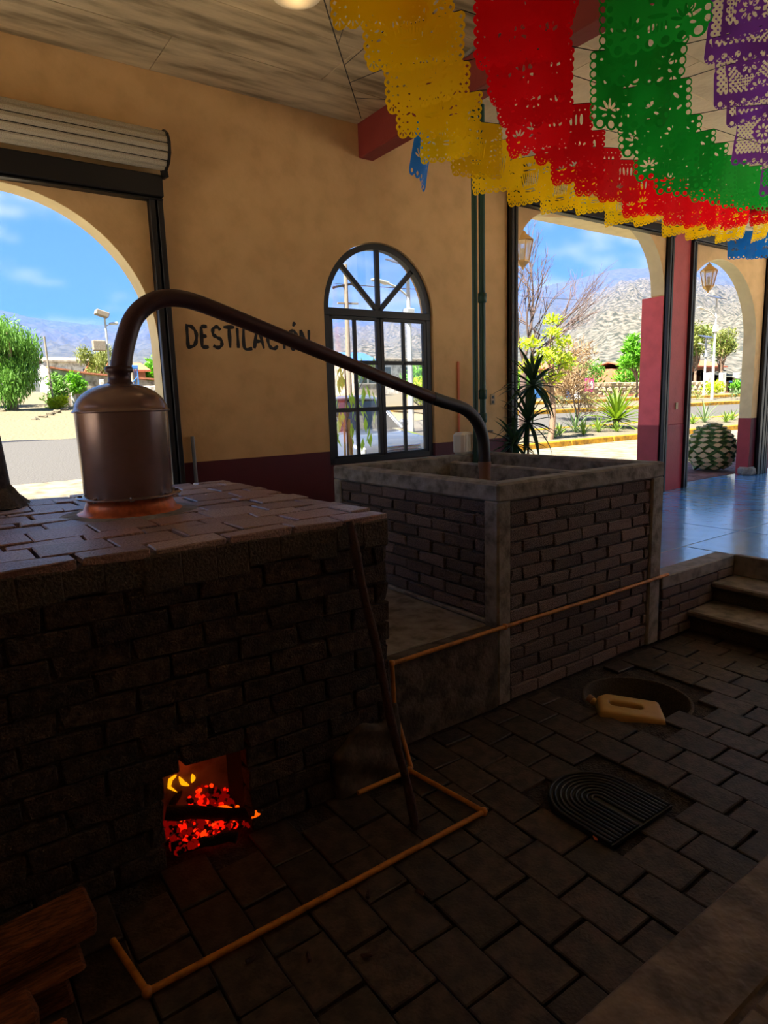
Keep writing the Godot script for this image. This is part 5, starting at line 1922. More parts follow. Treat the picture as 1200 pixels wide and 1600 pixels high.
func bush(label: String, at: Vector3, r: Vector3, count: int, leaf_size: Vector2, mat: String, cat := "bush", grp := "") -> Node3D:
	var t := thing("bush", label, cat, at, grp)
	foliage(t, "foliage", lumps_in(Vector3(0, r.y * 0.8, 0), r, 6, 0.6), count, leaf(leaf_size.x, leaf_size.y), M[mat])
	var st := mb()
	for i in 5:
		limb(st, Vector3(0, -0.05, 0), Vector3(rng.randf_range(-1, 1) * r.x * 0.6, r.y, rng.randf_range(-1, 1) * r.z * 0.6), 0.03, 0.01, 0.1, 5)
	part("stems", st, M.bark, t)
	return t


# stiff leaves from one heart: each leaf a folded blade
func blade(len_: float, wid: float, bend: float) -> Mesh:
	var st := mb()
	st.set_smooth_group(0)
	var n := 7
	var rows := []
	for i in n + 1:
		var k := float(i) / n
		var w := wid * 0.5 * (0.55 + 0.9 * sin(PI * minf(k * 0.7 + 0.12, 1.0))) * (1.0 - pow(k, 4.0))
		var p := Vector3(0, sin(k * bend) / maxf(bend, 0.01) * len_ if bend > 0.05 else k * len_, (1.0 - cos(k * bend)) / maxf(bend, 0.01) * len_ if bend > 0.05 else 0.0)
		rows.append([p + Vector3(-w, 0, -w * 0.35), p, p + Vector3(w, 0, -w * 0.35)])
	for i in n:
		for s in 2:
			quad(st, rows[i][s], rows[i][s + 1], rows[i + 1][s + 1], rows[i + 1][s], Vector3(0, 0.1, -1))
	return done(st)


func rosette(t: Node3D, at: Vector3, n: int, len_: float, wid: float, lo: float, hi: float, mat: Material, bend := 0.5, called := "leaf") -> void:
	var m := []
	for i in 3:
		m.append(blade(len_ * (0.85 + 0.15 * i), wid, bend * (0.6 + 0.5 * i)))
	for i in n:
		var k := float(i) / n
		var el := deg_to_rad(lerpf(hi, lo, k) + rng.randf_range(-6, 6))
		var b := Basis(Vector3.UP, i * 2.39996) * Basis(Vector3.RIGHT, PI * 0.5 - el)
		obj(called, m[i % 3], mat, t, Transform3D(b, at))


func build_plants() -> void:
	# the potted dracaena behind the tank
	var t := thing("potted_dracaena", "potted spiky-leaved plant standing between the tank and the wide arch", "potted plant", Vector3(5.39, 0, 0.62))
	var st := mb()
	lathe(st, [Vector2(0.0, 0.0), Vector2(0.14, 0.0), Vector2(0.19, 0.3), Vector2(0.2, 0.34), Vector2(0.17, 0.34), Vector2(0.16, 0.3), Vector2(0.0, 0.3)], 28)
	part("pot", st, M.clay, t)
	var heads := [[Vector3(0.06, 1.56, 0.0), 38, 0.45], [Vector3(-0.08, 1.17, 0.06), 32, 0.42], [Vector3(-0.25, 0.95, 0.02), 22, 0.38]]
	for h in heads:
		st = mb()
		limb(st, Vector3(h[0].x * 0.35 + 0.02, 0.28, 0.0), h[0], 0.014, 0.012, 0.04, 7)
		part("stem", st, M.bark, t)
		rosette(t, h[0], h[1], h[2], 0.034, -48, 84, M.leaf_deep, 0.55)
	rosette(t, Vector3(-0.17, 0.72, 0.1), 9, 0.22, 0.06, 10, 70, M.leaf_young, 0.9, "low_leaf")
	# agave heart by the arcade
	agave()
	# sapling with canes outside the window
	t = thing("sapling", "young leafy sapling tied to bamboo canes outside the arched window", "sapling", Vector3(4.2, 0, -1.2))
	st = mb()
	limb(st, Vector3(0, 0, 0), Vector3(0.03, 2.0, 0), 0.018, 0.008, 0.03)
	limb(st, Vector3(0.02, 1.2, 0), Vector3(0.3, 1.75, 0.05), 0.01, 0.005, 0.12)
	limb(st, Vector3(0.02, 1.1, 0), Vector3(-0.25, 1.7, 0.05), 0.01, 0.005, 0.12)
	part("trunk", st, M.bark, t)
	for x in [-0.07, 0.06, 0.1]:
		st = mb()
		tube(st, [Vector3(x, 0, 0.05), Vector3(x * 0.4 + 0.02, 1.25, 0.0)], 0.014, 7)
		part("cane", st, M.bamboo, t)
	var sl := leaf(0.26, 0.075)
	for i in 70:
		var k := rng.randf()
		var p := Vector3(rng.randf_range(-0.3, 0.42), lerpf(1.0, 2.0, k), rng.randf_range(-0.25, 0.25))
		obj("leaf", sl, M.leaf_sapling, t, Transform3D(Basis(Vector3.UP, rng.randf() * TAU) * Basis(Vector3.RIGHT, PI + rng.randf_range(-0.7, 0.5)) * rng.randf_range(0.5, 0.85), p))
	foliage(t, "grass_tuft", [[Vector3(0, 0.28, 0), Vector3(0.34, 0.35, 0.25)]], 160, leaf(0.2, 0.03), M.leaf_grass)
	# near island: yucca, grasses, the lime tree and the bare tree
	t = thing("yucca", "big round yellow-green yucca on the near island in the wide arch", "yucca", Vector3(20.7, gy(-9.0) + 0.1, -9.0))
	rosette(t, Vector3(0, 0.25, 0), 90, 1.25, 0.07, -8, 86, M.leaf_yucca, 0.3)
	st = mb()
	limb(st, Vector3(0, -0.1, 0), Vector3(0, 0.3, 0), 0.12, 0.1)
	part("stem", st, M.bark, t)
	var where := [[15.9, -7.8, 0.35], [16.6, -8.2, 0.45], [17.4, -7.9, 0.55], [17.9, -8.6, 0.8], [18.7, -8.3, 0.6], [19.3, -8.0, 0.4], [22.3, -8.2, 0.55], [23.2, -8.6, 0.65], [24.4, -8.2, 0.45], [25.6, -8.4, 0.9], [26.5, -8.0, 0.5], [28.0, -8.5, 0.5], [29.3, -8.3, 0.85], [30.6, -8.1, 0.7], [31.8, -8.4, 1.0], [13.2, -7.9, 0.6]]
	for i in where.size():
		var w: Array = where[i]
		var p := thing("grass_clump", "low green grass clump on the near island behind the yellow kerb", "grass clump", Vector3(w[0], gy(w[1]) + 0.1, w[1]), "grass clumps on the near island")
		rosette(p, Vector3(0, 0.0, 0), 22, w[2], 0.035, 25, 88, M.leaf_blue if i % 3 == 0 else M.leaf_grass, 0.35, "blade")
	for i in 12:
		var x := 30.0 + i * 3.3
		var p := thing("shrub", "small round shrub on the far median between yellow kerbs", "shrub", Vector3(x, gy(-19.5) + 0.1, -19.2 - (i % 3) * 0.6), "small shrubs on the far median")
		foliage(p, "foliage", [[Vector3(0, 0.35, 0), Vector3(0.6, 0.4, 0.5)]], 90, leaf(0.22, 0.08), M.leaf_olive if i % 2 else M.leaf_blue)
	var lime := [[Vector3(0.1, 3.55, 0), Vector3(0.35, 0.16, 0.31)], [Vector3(-0.2, 3.15, 0.2), Vector3(0.31, 0.16, 0.31)], [Vector3(0.55, 2.9, 0), Vector3(0.39, 0.20, 0.31)], [Vector3(-0.9, 2.85, 0), Vector3(0.39, 0.20, 0.39)], [Vector3(-0.1, 2.5, 0.1), Vector3(0.62, 0.27, 0.39)], [Vector3(0.7, 2.35, 0), Vector3(0.35, 0.31, 0.31)], [Vector3(-0.8, 2.2, 0), Vector3(0.39, 0.27, 0.31)], [Vector3(0.1, 1.9, 0), Vector3(0.39, 0.23, 0.31)]]
	tree("slim tree with bright lime clusters in front of the wide arch's left side", Vector3(15.42, gy(-7.6), -7.6), 1.9, 0.1, lime, 1300, Vector2(0.13, 0.06), "leaf_lime", "bark")
	t = thing("bare_tree", "tall leafless tree rising behind the lime tree in the wide arch", "tree", Vector3(15.3, gy(-8.6), -8.6))
	st = mb()
	limb(st, Vector3(0, -0.1, 0), Vector3(0.1, 2.4, 0), 0.12, 0.09, 0.03, 9)
	sprout(st, Vector3(0.05, 1.6, 0), Vector3(0.5, 0.85, -0.1).normalized(), 1.9, 0.05, 4, 0.36, 0.12)
	sprout(st, Vector3(0.1, 2.4, 0), Vector3(0.12, 1.0, 0.1).normalized(), 1.6, 0.055, 4, 0.36, 0.12)
	sprout(st, Vector3(0.1, 2.3, 0), Vector3(-0.35, 0.9, 0.0).normalized(), 1.4, 0.045, 4, 0.36, 0.12)
	sprout(st, Vector3(0.1, 2.2, 0), Vector3(0.75, 0.6, 0.0).normalized(), 1.7, 0.038, 4, 0.34, 0.1)
	part("branches", st, M.bark_bare, t)
	bush("dry brown bush behind the lime tree in the wide arch", Vector3(23.6, gy(-14.2) + 0.0, -13.0), Vector3(1.7, 1.9, 1.2), 1300, Vector2(0.42, 0.03), "leaf_dry")
	tree("small bright green tree on the far median in the wide arch", Vector3(42.4, gy(-22.6), -22.6), 1.9, 0.09, lumps_in(Vector3(-0.4, 3.1, 0), Vector3(2.0, 1.35, 1.4), 12, 0.33), 2400, Vector2(0.3, 0.13), "leaf_young")
	for i in 9:
		var x := 36.0 + i * 3.2
		bush("green bush in the band of shrubs behind the rubble wall", Vector3(x, gy(-32) + 0.2, -32.0 - (i % 3)), Vector3(2.0, 1.5 + 0.4 * (i % 2), 1.5), 900, Vector2(0.36, 0.16), ["leaf_young", "leaf_olive", "leaf_pepper"][i % 3], "bush", "bushes behind the rubble wall")
	for i in 4:
		tree("brown-green tree above the brick house in the narrow arch", Vector3(63.5 + i * 2.4, gy(-30), -30.0 - (i % 2) * 1.4), 2.8, 0.16, lumps_in(Vector3(0, 4.9, 0), Vector3(1.9, 2.1, 1.6), 8, 0.45), 1500, Vector2(0.32, 0.12), ["leaf_olive", "leaf_pepper"][i % 2], "bark", 0.0, "tree", "tree", "trees above the brick house")
	for i in 6:
		bush("low bright bush along the far wall right of the pillar", Vector3(54.0 + i * 4.5, gy(-26), -25.5), Vector3(1.5, 0.8, 1.0), 500, Vector2(0.3, 0.12), "leaf_lime" if i % 2 else "leaf_young", "bush", "bushes along the far wall")
	tree("green tree seen at the right photo edge beyond the last post", Vector3(50, gy(-16), -15.5), 1.6, 0.1, lumps_in(Vector3(0, 2.8, 0), Vector3(1.6, 1.4, 1.3), 7, 0.5), 1400, Vector2(0.28, 0.12), "leaf_lime")
	# left street
	tree("large drooping green pepper tree at the left edge of the left arch", Vector3(4.25, gy(-33), -33.0), 1.9, 0.26, lumps_in(Vector3(-0.3, 2.7, 0), Vector3(2.3, 2.7, 1.9), 22, 0.42), 12000, Vector2(0.3, 0.055), "leaf_pepper", "bark", 0.65)
	tree("second drooping pepper tree close behind the large one", Vector3(3.0, gy(-36), -37.0), 1.9, 0.22, lumps_in(Vector3(0, 3.4, 0), Vector3(2.4, 2.0, 1.8), 10, 0.42), 5000, Vector2(0.3, 0.055), "leaf_pepper", "bark", 0.65)
	tree("feathery yellow-green tree behind the tin-roofed wall in the left arch", Vector3(10.3, gy(-42), -42.0), 1.6, 0.12, lumps_in(Vector3(0, 2.5, 0), Vector3(1.6, 1.6, 1.2), 9, 0.4), 2600, Vector2(0.28, 0.06), "leaf_olive", "bark", 0.4)
	bush("compact bright green bush in front of the grey wall in the left arch", Vector3(7.75, gy(-36) + 0.7, -35.6), Vector3(0.75, 0.75, 0.6), 900, Vector2(0.2, 0.1), "leaf_young")
	bush("low yellow-green bush at the foot of the large pepper tree", Vector3(6.4, gy(-34), -33.6), Vector3(1.1, 0.42, 0.8), 900, Vector2(0.26, 0.06), "leaf_lime")
	bush("dark green hedge between the pepper tree and the grey wall", Vector3(6.5, gy(-36), -35.2), Vector3(0.9, 1.0, 0.7), 800, Vector2(0.24, 0.1), "leaf_pepper")
	tree("round green tree right of the street lamp in the left arch", Vector3(15.0, gy(-45), -45.0), 1.2, 0.15, lumps_in(Vector3(0, 2.2, 0), Vector3(1.9, 1.6, 1.4), 8, 0.5), 2200, Vector2(0.3, 0.14), "leaf_young")
	bush("green tree top behind the car in the arched window's right side", Vector3(32.6, gy(-35), -35.0), Vector3(2.0, 1.6, 1.5), 1200, Vector2(0.36, 0.15), "leaf_young", "tree")
	bush("yellow-green verge bush behind the car in the arched window", Vector3(24.5, gy(-26), -25.0), Vector3(2.4, 0.9, 1.2), 1000, Vector2(0.32, 0.1), "leaf_lime")


func agave() -> void:
	var t := thing("agave_heart", "trimmed agave heart with cream diamond scars standing outside the narrow arch", "agave heart", Vector3(11.9, -0.01, -0.82))
	t.scale = Vector3.ONE * 1.1
	var st := mb()
	var prof := [Vector2(0.0, 0.02)]
	for i in 17:
		var a := deg_to_rad(-64.0 + i * 9.5)
		prof.append(Vector2(cos(a) * 0.335, 0.385 + sin(a) * 0.385))
	prof.append(Vector2(0.0, 0.772))
	lathe(st, prof, 36)
	part("core", st, M.agave_green, t)
	# each cut leaf base: a green wedge, its pale cut face on top
	var wedge := mb()
	wedge.set_smooth_group(-1)
	var w := 0.098
	var h := 0.062
	var ring := [Vector3(-w, 0, 0), Vector3(0, -h, 0), Vector3(w, 0, 0), Vector3(0, h, 0)]
	var cut := [Vector3(-w * 0.82, 0.004, 0.05), Vector3(0, -h * 0.55, 0.058), Vector3(w * 0.82, 0.004, 0.05), Vector3(0, h * 0.82, 0.026)]
	for k in 4:
		quad(wedge, ring[k], ring[(k + 1) % 4], cut[(k + 1) % 4], cut[k], (ring[k] + ring[(k + 1) % 4]) * 0.5 + Vector3(0, 0, 0.01))
	var wm := done(wedge)
	var face := mb()
	face.set_smooth_group(-1)
	var small := []
	for c in cut:
		small.append(Vector3(c.x * 0.8, c.y * 0.74 + 0.002, c.z + 0.004))
	for k in 4:
		quad(face, cut[k], cut[(k + 1) % 4], small[(k + 1) % 4], small[k], Vector3.BACK)
	quad(face, small[0], small[1], small[2], small[3], Vector3.BACK)
	var fm := done(face)
	for r in 12:
		var a := deg_to_rad(-48.0 + r * 11.6)
		var n := maxi(int(round(12.0 * cos(a))), 4)
		for k in n:
			var az := TAU * (k + (0.5 if r % 2 else 0.0) + r * 0.03) / n + rng.randf_range(-0.05, 0.05)
			var nrm := Vector3(cos(a) * cos(az), sin(a), cos(a) * sin(az)).normalized()
			var p := Vector3(cos(a) * 0.325 * cos(az), 0.385 + sin(a) * 0.375, cos(a) * 0.325 * sin(az))
			var x := Vector3.UP.cross(nrm).normalized()
			var s := rng.randf_range(0.88, 1.12) * lerpf(0.78, 1.0, cos(a))
			var b := Basis(x, nrm.cross(x), nrm) * Basis(Vector3.BACK, rng.randf_range(-0.15, 0.15)) * Basis.from_scale(Vector3(s, s * 1.1, s * rng.randf_range(0.9, 1.4)))
			var o := obj("leaf_base", wm, M.agave_green, t, Transform3D(b, p))
			obj("cut_face", fm, M.agave_cut, o)


# ---------------------------------------------------------------- buildings and poles

func house(label: String, at: Vector3, size: Vector3, wall: String, roof: String, pitch: float, wins: int, turn := 0.0, called := "house") -> Node3D:
	var t := thing(called, label, "house", at, "", turn)
	box_part("walls", Vector3(-size.x * 0.5, -0.6, -size.z), Vector3(size.x * 0.5, size.y, 0), M[wall], t, 0.02)
	var st := mb()
	var e := 0.3
	var poly := PackedVector2Array([Vector2(e, size.y - 0.05), Vector2(e, size.y + 0.08), Vector2(-size.z * 0.5, size.y + 0.12 + pitch), Vector2(-size.z - e, size.y + 0.08), Vector2(-size.z - e, size.y - 0.05), Vector2(-size.z * 0.5, size.y + pitch)])
	prism(st, poly, size.x + 2 * e, Transform3D(Basis(Vector3.BACK, Vector3.UP, Vector3.LEFT), Vector3(size.x * 0.5 + e, 0, 0)))
	part("roof", st, M[roof], t)
	for i in wins:
		var x := -size.x * 0.5 + size.x * (i + 0.5) / wins
		var f := box_part("window_frame", Vector3(x - 0.5, size.y * 0.35, -0.05), Vector3(x + 0.5, size.y * 0.8, 0.05), M.sign_white, t, 0.02)
		box_part("pane", Vector3(x - 0.42, size.y * 0.38, 0.02), Vector3(x + 0.42, size.y * 0.77, 0.06), M.far_glass, f, 0.01)
	return t


func street_lamp(label: String, at: Vector3, h: float, arm: float, mat := "lamp_grey") -> void:
	var t := thing("street_lamp", label, "street lamp", at)
	var st := mb()
	tube(st, [Vector3(0, -0.1, 0), Vector3(0, h * 0.5, 0), Vector3(0, h, 0)], [0.11, 0.085, 0.06], 10)
	part("pole", st, M[mat], t)
	st = mb()
	cbox(st, Vector3(1.3, 0.06, 0.8), Transform3D(Basis(Vector3.RIGHT, 0.35), Vector3(0, h + 0.1, 0)), 0.015)
	part("solar_panel", st, M.solar_panel, t)
	st = mb()
	tube(st, [Vector3(0, h * 0.82, 0), Vector3(-arm * 0.5, h * 0.87, 0), Vector3(-arm, h * 0.89, 0)], 0.035, 8)
	cbox(st, Vector3(0.6, 0.07, 0.25), Transform3D(Basis(Vector3.BACK, -0.15), Vector3(-arm - 0.25, h * 0.895, 0)), 0.02)
	part("lamp_arm", st, M[mat], t)
	st = mb()
	bx(st, Vector3(-0.16, h * 0.68, -0.14), Vector3(0.16, h * 0.75, 0.14), 0.02)
	part("battery_box", st, M[mat], t)


func build_left_street() -> void:
	var w := thing("boundary_wall", "long grey boundary wall with a slanting tin edge in the left arch", "wall", Vector3(6.7, gy(-36), -36.2), "", 0.0)
	var st := mb()
	prism(st, PackedVector2Array([Vector2(0, -0.3), Vector2(6.0, -0.3), Vector2(6.0, 1.35), Vector2(1.9, 1.75), Vector2(0, 2.1)]), 0.25, Transform3D())
	part("face", st, M.house_grey, w)
	st = mb()
	bar(st, Vector3(-0.2, 2.2, 0.1), Vector3(1.9, 1.85, 0.1), 0.1, 0.5)
	bar(st, Vector3(1.9, 1.85, 0.1), Vector3(6.1, 1.45, 0.1), 0.1, 0.5)
	part("coping", st, M.house_brick, w)
	for x in [1.0, 2.6, 4.2]:
		box_part("pier", Vector3(x - 0.12, -0.3, 0.22), Vector3(x + 0.12, 1.5, 0.34), M.house_white, w, 0.02)
	house("white house far behind the boundary wall in the left arch", Vector3(13.2, gy(-60), -58), Vector3(6.5, 2.6, 5), "house_white", "house_grey", 0.4, 3)
	house("brick house end with a tiled roof right of the feathery tree", Vector3(12.4, gy(-44), -43), Vector3(3.0, 1.9, 4), "house_brick", "roof_tile", 0.6, 1)
	st = mb()
	bx(st, Vector3(-0.6, 0, -0.8), Vector3(0.6, 1.25, 0), 0.03)
	for i in 4:
		bx(st, Vector3(-0.6, 0.2 + i * 0.28, 0.0), Vector3(0.6, 0.23 + i * 0.28, 0.012), 0.003)
	tag(part("white_kiosk", st, M.house_white), "low white block beside the still's right shoulder in the left arch", "kiosk").position = Vector3(10.1, gy(-30), -30)
	st = mb()
	for x in [-0.25, 0.25]:
		for z in [-0.25, 0.25]:
			bar(st, Vector3(x, 0, z), Vector3(x, 2.2, z), 0.06, 0.06)
	for y in [0.6, 1.2, 1.8]:
		bar(st, Vector3(-0.25, y, 0.25), Vector3(0.25, y + 0.5, 0.25), 0.04, 0.04)
	bx(st, Vector3(-0.3, 2.1, -0.3), Vector3(0.3, 2.3, 0.3), 0.02)
	tag(part("metal_tower", st, M.gate_blue), "small blue-green steel frame tower behind the still's neck", "tower").position = Vector3(10.0, gy(-32), -32)
	var l := thing("floodlight_mast", "tall mast with two box floodlights above the boundary wall in the left arch", "street lamp", Vector3(8.42, gy(-30), -30))
	st = mb()
	tube(st, [Vector3(0, -0.2, 0), Vector3(0, 4.6, 0)], 0.05, 8)
	part("pole", st, M.lamp_grey, l)
	st = mb()
	cbox(st, Vector3(0.62, 0.26, 0.5), Transform3D(Basis(Vector3.BACK, -0.3), Vector3(-0.12, 4.8, 0)), 0.03)
	part("floodlight", st, M.pole_wood, l)
	st = mb()
	cbox(st, Vector3(0.4, 0.12, 0.3), Transform3D(Basis(Vector3.BACK, 0.1), Vector3(0.4, 4.35, 0)), 0.03)
	bar(st, Vector3(0, 4.2, 0), Vector3(0.3, 4.35, 0), 0.05, 0.05)
	part("lamp_head", st, M.lamp_grey, l)
	st = mb()
	bx(st, Vector3(-0.7, 3.0, -0.15), Vector3(-0.1, 3.5, 0.15), 0.03)
	part("meter_box", st, M.pole_wood, l)
	for i in 2:
		st = mb()
		tube(st, [Vector3(0, -0.2, 0), Vector3(-0.05, 5.1, 0)], [0.1, 0.07], 8)
		tag(part("utility_pole", st, M.pole_wood), ["slim utility pole behind the vapour pipe in the left arch", "second slim utility pole right of the vapour pipe in the left arch"][i], "utility pole").position = Vector3(10.6 + i * 0.5, gy(-34), -34 - i * 3)
	st = mb()
	tube(st, [Vector3(0, -0.2, 0), Vector3(-0.1, 3.8, 0)], 0.05, 8)
	tag(part("utility_pole", st, M.pole_wood), "thin grey pole beside the large pepper tree in the left arch", "utility pole").position = Vector3(6.35, gy(-34), -34.2)
	for k in 14:
		st = mb()
		cbox(st, Vector3(0.35, 0.2, 0.3), Transform3D(), 0.06, 0.05)
		var q := part("stone", st, M.bed_soil)
		tag(q, "pale stone on the sandy lane in the left arch", "stone", "stones along the sandy lane")
		q.position = Vector3(1.5 + k * 0.55, gy(-26.0 - (k % 5) * 1.5), -26.0 - (k % 5) * 1.5)
		q.rotation.y = k


func build_right_street() -> void:
	# power pole with two cross-arms in the arched window
	var t := thing("power_pole", "power pole with two cross-arms seen through the fan light", "power pole", Vector3(18.9, gy(-24), -24))
	var st := mb()
	tube(st, [Vector3(0, -0.2, 0), Vector3(0.05, 7.4, 0)], [0.16, 0.1], 10)
	part("pole", st, M.pole_wood, t)
	st = mb()
	bar(st, Vector3(-0.75, 6.2, 0), Vector3(0.55, 6.5, 0), 0.1, 0.1)
	part("cross_arm", st, M.black_iron, t)
	st = mb()
	bar(st, Vector3(-0.5, 5.45, 0), Vector3(0.75, 5.5, 0), 0.09, 0.09)
	part("cross_arm", st, M.pole_wood, t)
	for x in [-0.7, -0.1, 0.5]:
		st = mb()
		lathe(st, [Vector2(0.0, 0.0), Vector2(0.06, 0.03), Vector2(0.03, 0.08), Vector2(0.06, 0.13), Vector2(0.0, 0.2)], 8, Vector3(x, 6.25 + x * 0.2, 0))
		part("insulator", st, M.clay, t)
	st = mb()
	for i in 3:
		tube(st, [Vector3(18.3 + i * 0.5, gy(-24) + 6.4, -24), Vector3(45 + i * 0.5, 9.2, -30)], 0.012, 5)
	tag(part("power_lines", st, M.string_dark), "thin power lines leaving the cross-arm to the right", "wires")
	street_lamp("solar street lamp seen through the right half of the fan light", Vector3(14.1, gy(-13), -12.6), 5.5, 0.9)
	street_lamp("tall white solar street lamp in the narrow arch", Vector3(47.9, gy(-20), -20), 7.2, 1.8, "house_white")
	street_lamp("smaller grey solar lamp left of the tall one in the narrow arch", Vector3(54.1, gy(-24), -24), 4.8, 0.5)
	street_lamp("thin distant solar lamp behind the lime tree in the arched window", Vector3(26.5, gy(-22), -22), 5.5, 0.7)
	house("low pale house with a blue roof seen through the arched window", Vector3(31.0, gy(-40), -40), Vector3(2.0, 2.7, 5), "house_grey", "roof_blue", 0.9, 2)
	house("low grey building beside the blue-roofed house", Vector3(37.5, gy(-44), -43), Vector3(7, 3.0, 5), "house_white", "house_grey", 0.2, 3)
	# rubble wall, gate and sign in the wide arch
	var w := thing("rubble_wall", "low tan rubble wall across the road in the wide arch", "wall", Vector3(44.0, gy(-29), -29))
	st = mb()
	bx(st, Vector3(0.4, -0.3, -0.4), Vector3(24, 1.15, 0), 0.04)
	part("core", st, M.rubble_wall, w)
	for k in 70:
		var s := mb()
		cbox(s, Vector3(rng.randf_range(0.5, 0.9), 0.34, 0.2), Transform3D(Basis(Vector3.BACK, rng.randf_range(-0.1, 0.1)), Vector3(0.9 + (k % 24) * 0.95 + (0.4 if (k / 24) % 2 else 0.0), 0.2 + (k / 24) * 0.38, 0.0)), 0.07, 0.05)
		part("stone", s, M.rubble_wall, w)
	box_part("base_course", Vector3(0.4, -0.3, 0.0), Vector3(24, 0.08, 0.16), M.house_brick, w, 0.02)
	var g := thing("gate", "wire gate with white post and yellow and blue boards left of the pink sign", "gate", Vector3(43.6, gy(-28.8), -28.8))
	box_part("post", Vector3(-0.25, -0.2, -0.2), Vector3(0.25, 1.9, 0.2), M.sign_white, g, 0.02)
	for k in 12:
		st = mb()
		tube(st, [Vector3(-0.5 - k * 0.45, 0, 0), Vector3(-0.5 - k * 0.45, 1.8, 0)], 0.02, 6)
		part("bar", st, M.black_iron, g)
	for y in [0.1, 0.9, 1.75]:
		st = mb()
		tube(st, [Vector3(-0.4, y, 0), Vector3(-5.6, y, 0)], 0.03, 6)
		part("rail", st, M.black_iron, g)
	box_part("board", Vector3(-4.3, 0.05, 0.05), Vector3(-1.4, 0.75, 0.1), M.kerb_yellow, g, 0.01)
	box_part("board", Vector3(-1.35, 0.05, 0.05), Vector3(-0.7, 0.75, 0.1), M.gate_blue, g, 0.01)
	box_part("board", Vector3(-5.0, 0.05, 0.05), Vector3(-4.35, 0.75, 0.1), M.gate_blue, g, 0.01)
	var s2 := thing("sign_board", "square pink and white sign board on the rubble wall", "sign", Vector3(45.0, gy(-28.8) + 0.95, -28.6))
	box_part("board", Vector3(-0.55, -0.55, -0.04), Vector3(0.55, 0.55, 0.04), M.sign_pink, s2, 0.02)
	# its white emblem: a simple zigzag letter form
	st = mb()
	var zig := [Vector3(-0.3, -0.3, 0.05), Vector3(-0.3, 0.3, 0.05), Vector3(0, -0.05, 0.05), Vector3(0.3, 0.3, 0.05), Vector3(0.3, -0.3, 0.05)]
	for i in 4:
		bar(st, zig[i], zig[i + 1], 0.15, 0.03)
	part("emblem", st, M.sign_white, s2)
	house("red-roofed building glimpsed behind the bushes in the wide arch", Vector3(52.0, gy(-40), -40), Vector3(8, 2.2, 5), "house_brick", "roof_tile", 0.7, 3)
	house("pale shed with white windows behind the rubble wall", Vector3(47.5, gy(-36), -35.5), Vector3(5.5, 1.6, 3), "rubble_wall", "house_grey", 0.2, 4)
	house("orange brick house with tiled roof behind the lamps in the narrow arch", Vector3(72.0, gy(-34), -34), Vector3(9, 2.6, 5), "house_brick", "roof_tile", 0.8, 3)
	house("second brick house further left behind the narrow arch", Vector3(63.0, gy(-36), -35), Vector3(6, 2.4, 5), "house_brick", "roof_tile", 0.6, 2)
	for i in 5:
		st = mb()
		bx(st, Vector3(-0.35, -0.3, -0.2), Vector3(0.35, 2.0, 0.2), 0.03)
		tag(part("gate_pier", st, M.house_white), "white pier of the wall before the brick houses in the narrow arch", "pier", "white piers before the brick houses").position = Vector3(63.0 + i * 2.7, gy(-28), -28.5)


# ---------------------------------------------------------------- hills

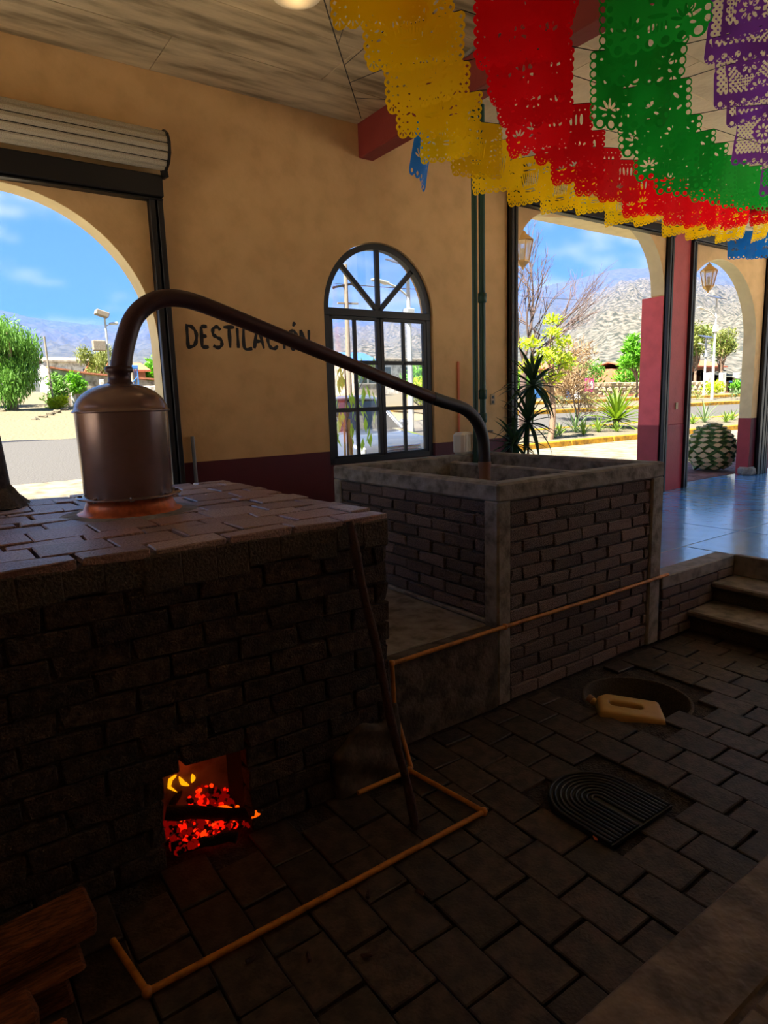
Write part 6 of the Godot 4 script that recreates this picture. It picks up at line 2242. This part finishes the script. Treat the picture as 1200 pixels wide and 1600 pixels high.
# a ridge seen along bearings: crest heights at a distance, sloping down towards the street, gullied by noise
func ridge(called: String, label: String, mat: Material, az: Array, el: Array, near: float, far: float, amp: float, seed_: int, power: float) -> void:
	var n := FastNoiseLite.new()
	n.seed = seed_
	n.frequency = 0.012
	n.fractal_octaves = 5
	n.fractal_type = FastNoiseLite.FRACTAL_RIDGED
	var st := mb()
	st.set_smooth_group(0)
	var na := 220
	var nr := 60
	var grid := []
	for i in na + 1:
		var a := lerpf(az[0], az[-1], float(i) / na)
		var k := 0
		while k < az.size() - 2 and a > az[k + 1]:
			k += 1
		var f := clampf((a - az[k]) / (az[k + 1] - az[k]), 0.0, 1.0)
		var e := lerpf(el[k], el[k + 1], f * f * (3.0 - 2.0 * f) * 0.5 + f * 0.5)
		var row := []
		for j in nr + 1:
			var u := float(j) / nr * 1.25
			var r := lerpf(near, far, u)
			var x := sin(deg_to_rad(a)) * r
			var z := 5.47 - cos(deg_to_rad(a)) * r
			var h := e * far * (pow(u, power) if u < 1.0 else 1.0 - (u - 1.0) * 1.5)
			var g := n.get_noise_2d(x, z)
			h += amp * (g - 0.2) * clampf(e * far / 30.0, 0.0, 1.0) * sin(minf(u, 1.0) * PI * 0.93) + amp * 0.12 * n.get_noise_2d(x * 4.0, z * 4.0)
			row.append(Vector3(x, h + lerpf(2.4, 1.4, minf(u, 1.0)), z))
		grid.append(row)
	for i in na:
		for j in nr:
			quad(st, grid[i][j], grid[i + 1][j], grid[i + 1][j + 1], grid[i][j + 1], Vector3.UP)
	var o := part(called, st, mat)
	tag(o, label, "hill")
	o.set_meta("kind", "structure")


func build_hills() -> void:
	ridge("hill_far", "blue-grey mountain range along the horizon", M.hill_far, [-12.0, 4.0, 6.5, 9.0, 10.7, 13.0, 16.5, 24.0, 31.7, 34.0, 38.0, 40.5, 47.0, 49.4, 52.2, 54.8, 57.0, 60.0, 64.0, 80.0], [0.12, 0.135, 0.131, 0.122, 0.119, 0.116, 0.125, 0.12, 0.119, 0.123, 0.128, 0.135, 0.148, 0.157, 0.164, 0.172, 0.170, 0.168, 0.162, 0.13], 75.0, 1100.0, 14.0, 3, 1.3)
	ridge("hill_near", "pale rocky hill with dark scrub in the wide and narrow arches", M.hill_rock, [42.0, 46.5, 48.4, 49.4, 51.0, 52.0, 53.4, 54.9, 56.9, 60.4, 61.8, 63.5, 65.7, 72.0, 80.0], [0.0, 0.03, 0.058, 0.08, 0.105, 0.123, 0.140, 0.150, 0.155, 0.147, 0.138, 0.128, 0.115, 0.09, 0.06], 80.0, 520.0, 11.0, 8, 1.05)
	ridge("hill_mid", "grey rocky hillside behind the arched window", M.hill_rock, [24.0, 28.0, 31.7, 34.0, 38.0, 41.0, 44.0, 47.0], [0.02, 0.085, 0.108, 0.112, 0.112, 0.09, 0.05, 0.01], 80.0, 620.0, 11.0, 12, 1.1)
	# the dusty air between the street and the mountains
	var haze := FogVolume.new()
	haze.name = "valley_haze"
	haze.size = Vector3(2200, 170, 1100)
	haze.position = Vector3(450, 40, -640)
	var air := FogMaterial.new()
	air.density = 0.0008
	air.albedo = Color(0.3, 0.55, 1.0)
	haze.material = air
	haze.set_meta("kind", "stuff")
	haze.set_meta("label", "thin bluish haze over the valley before the mountains")
	haze.set_meta("category", "haze")
	add_child(haze)
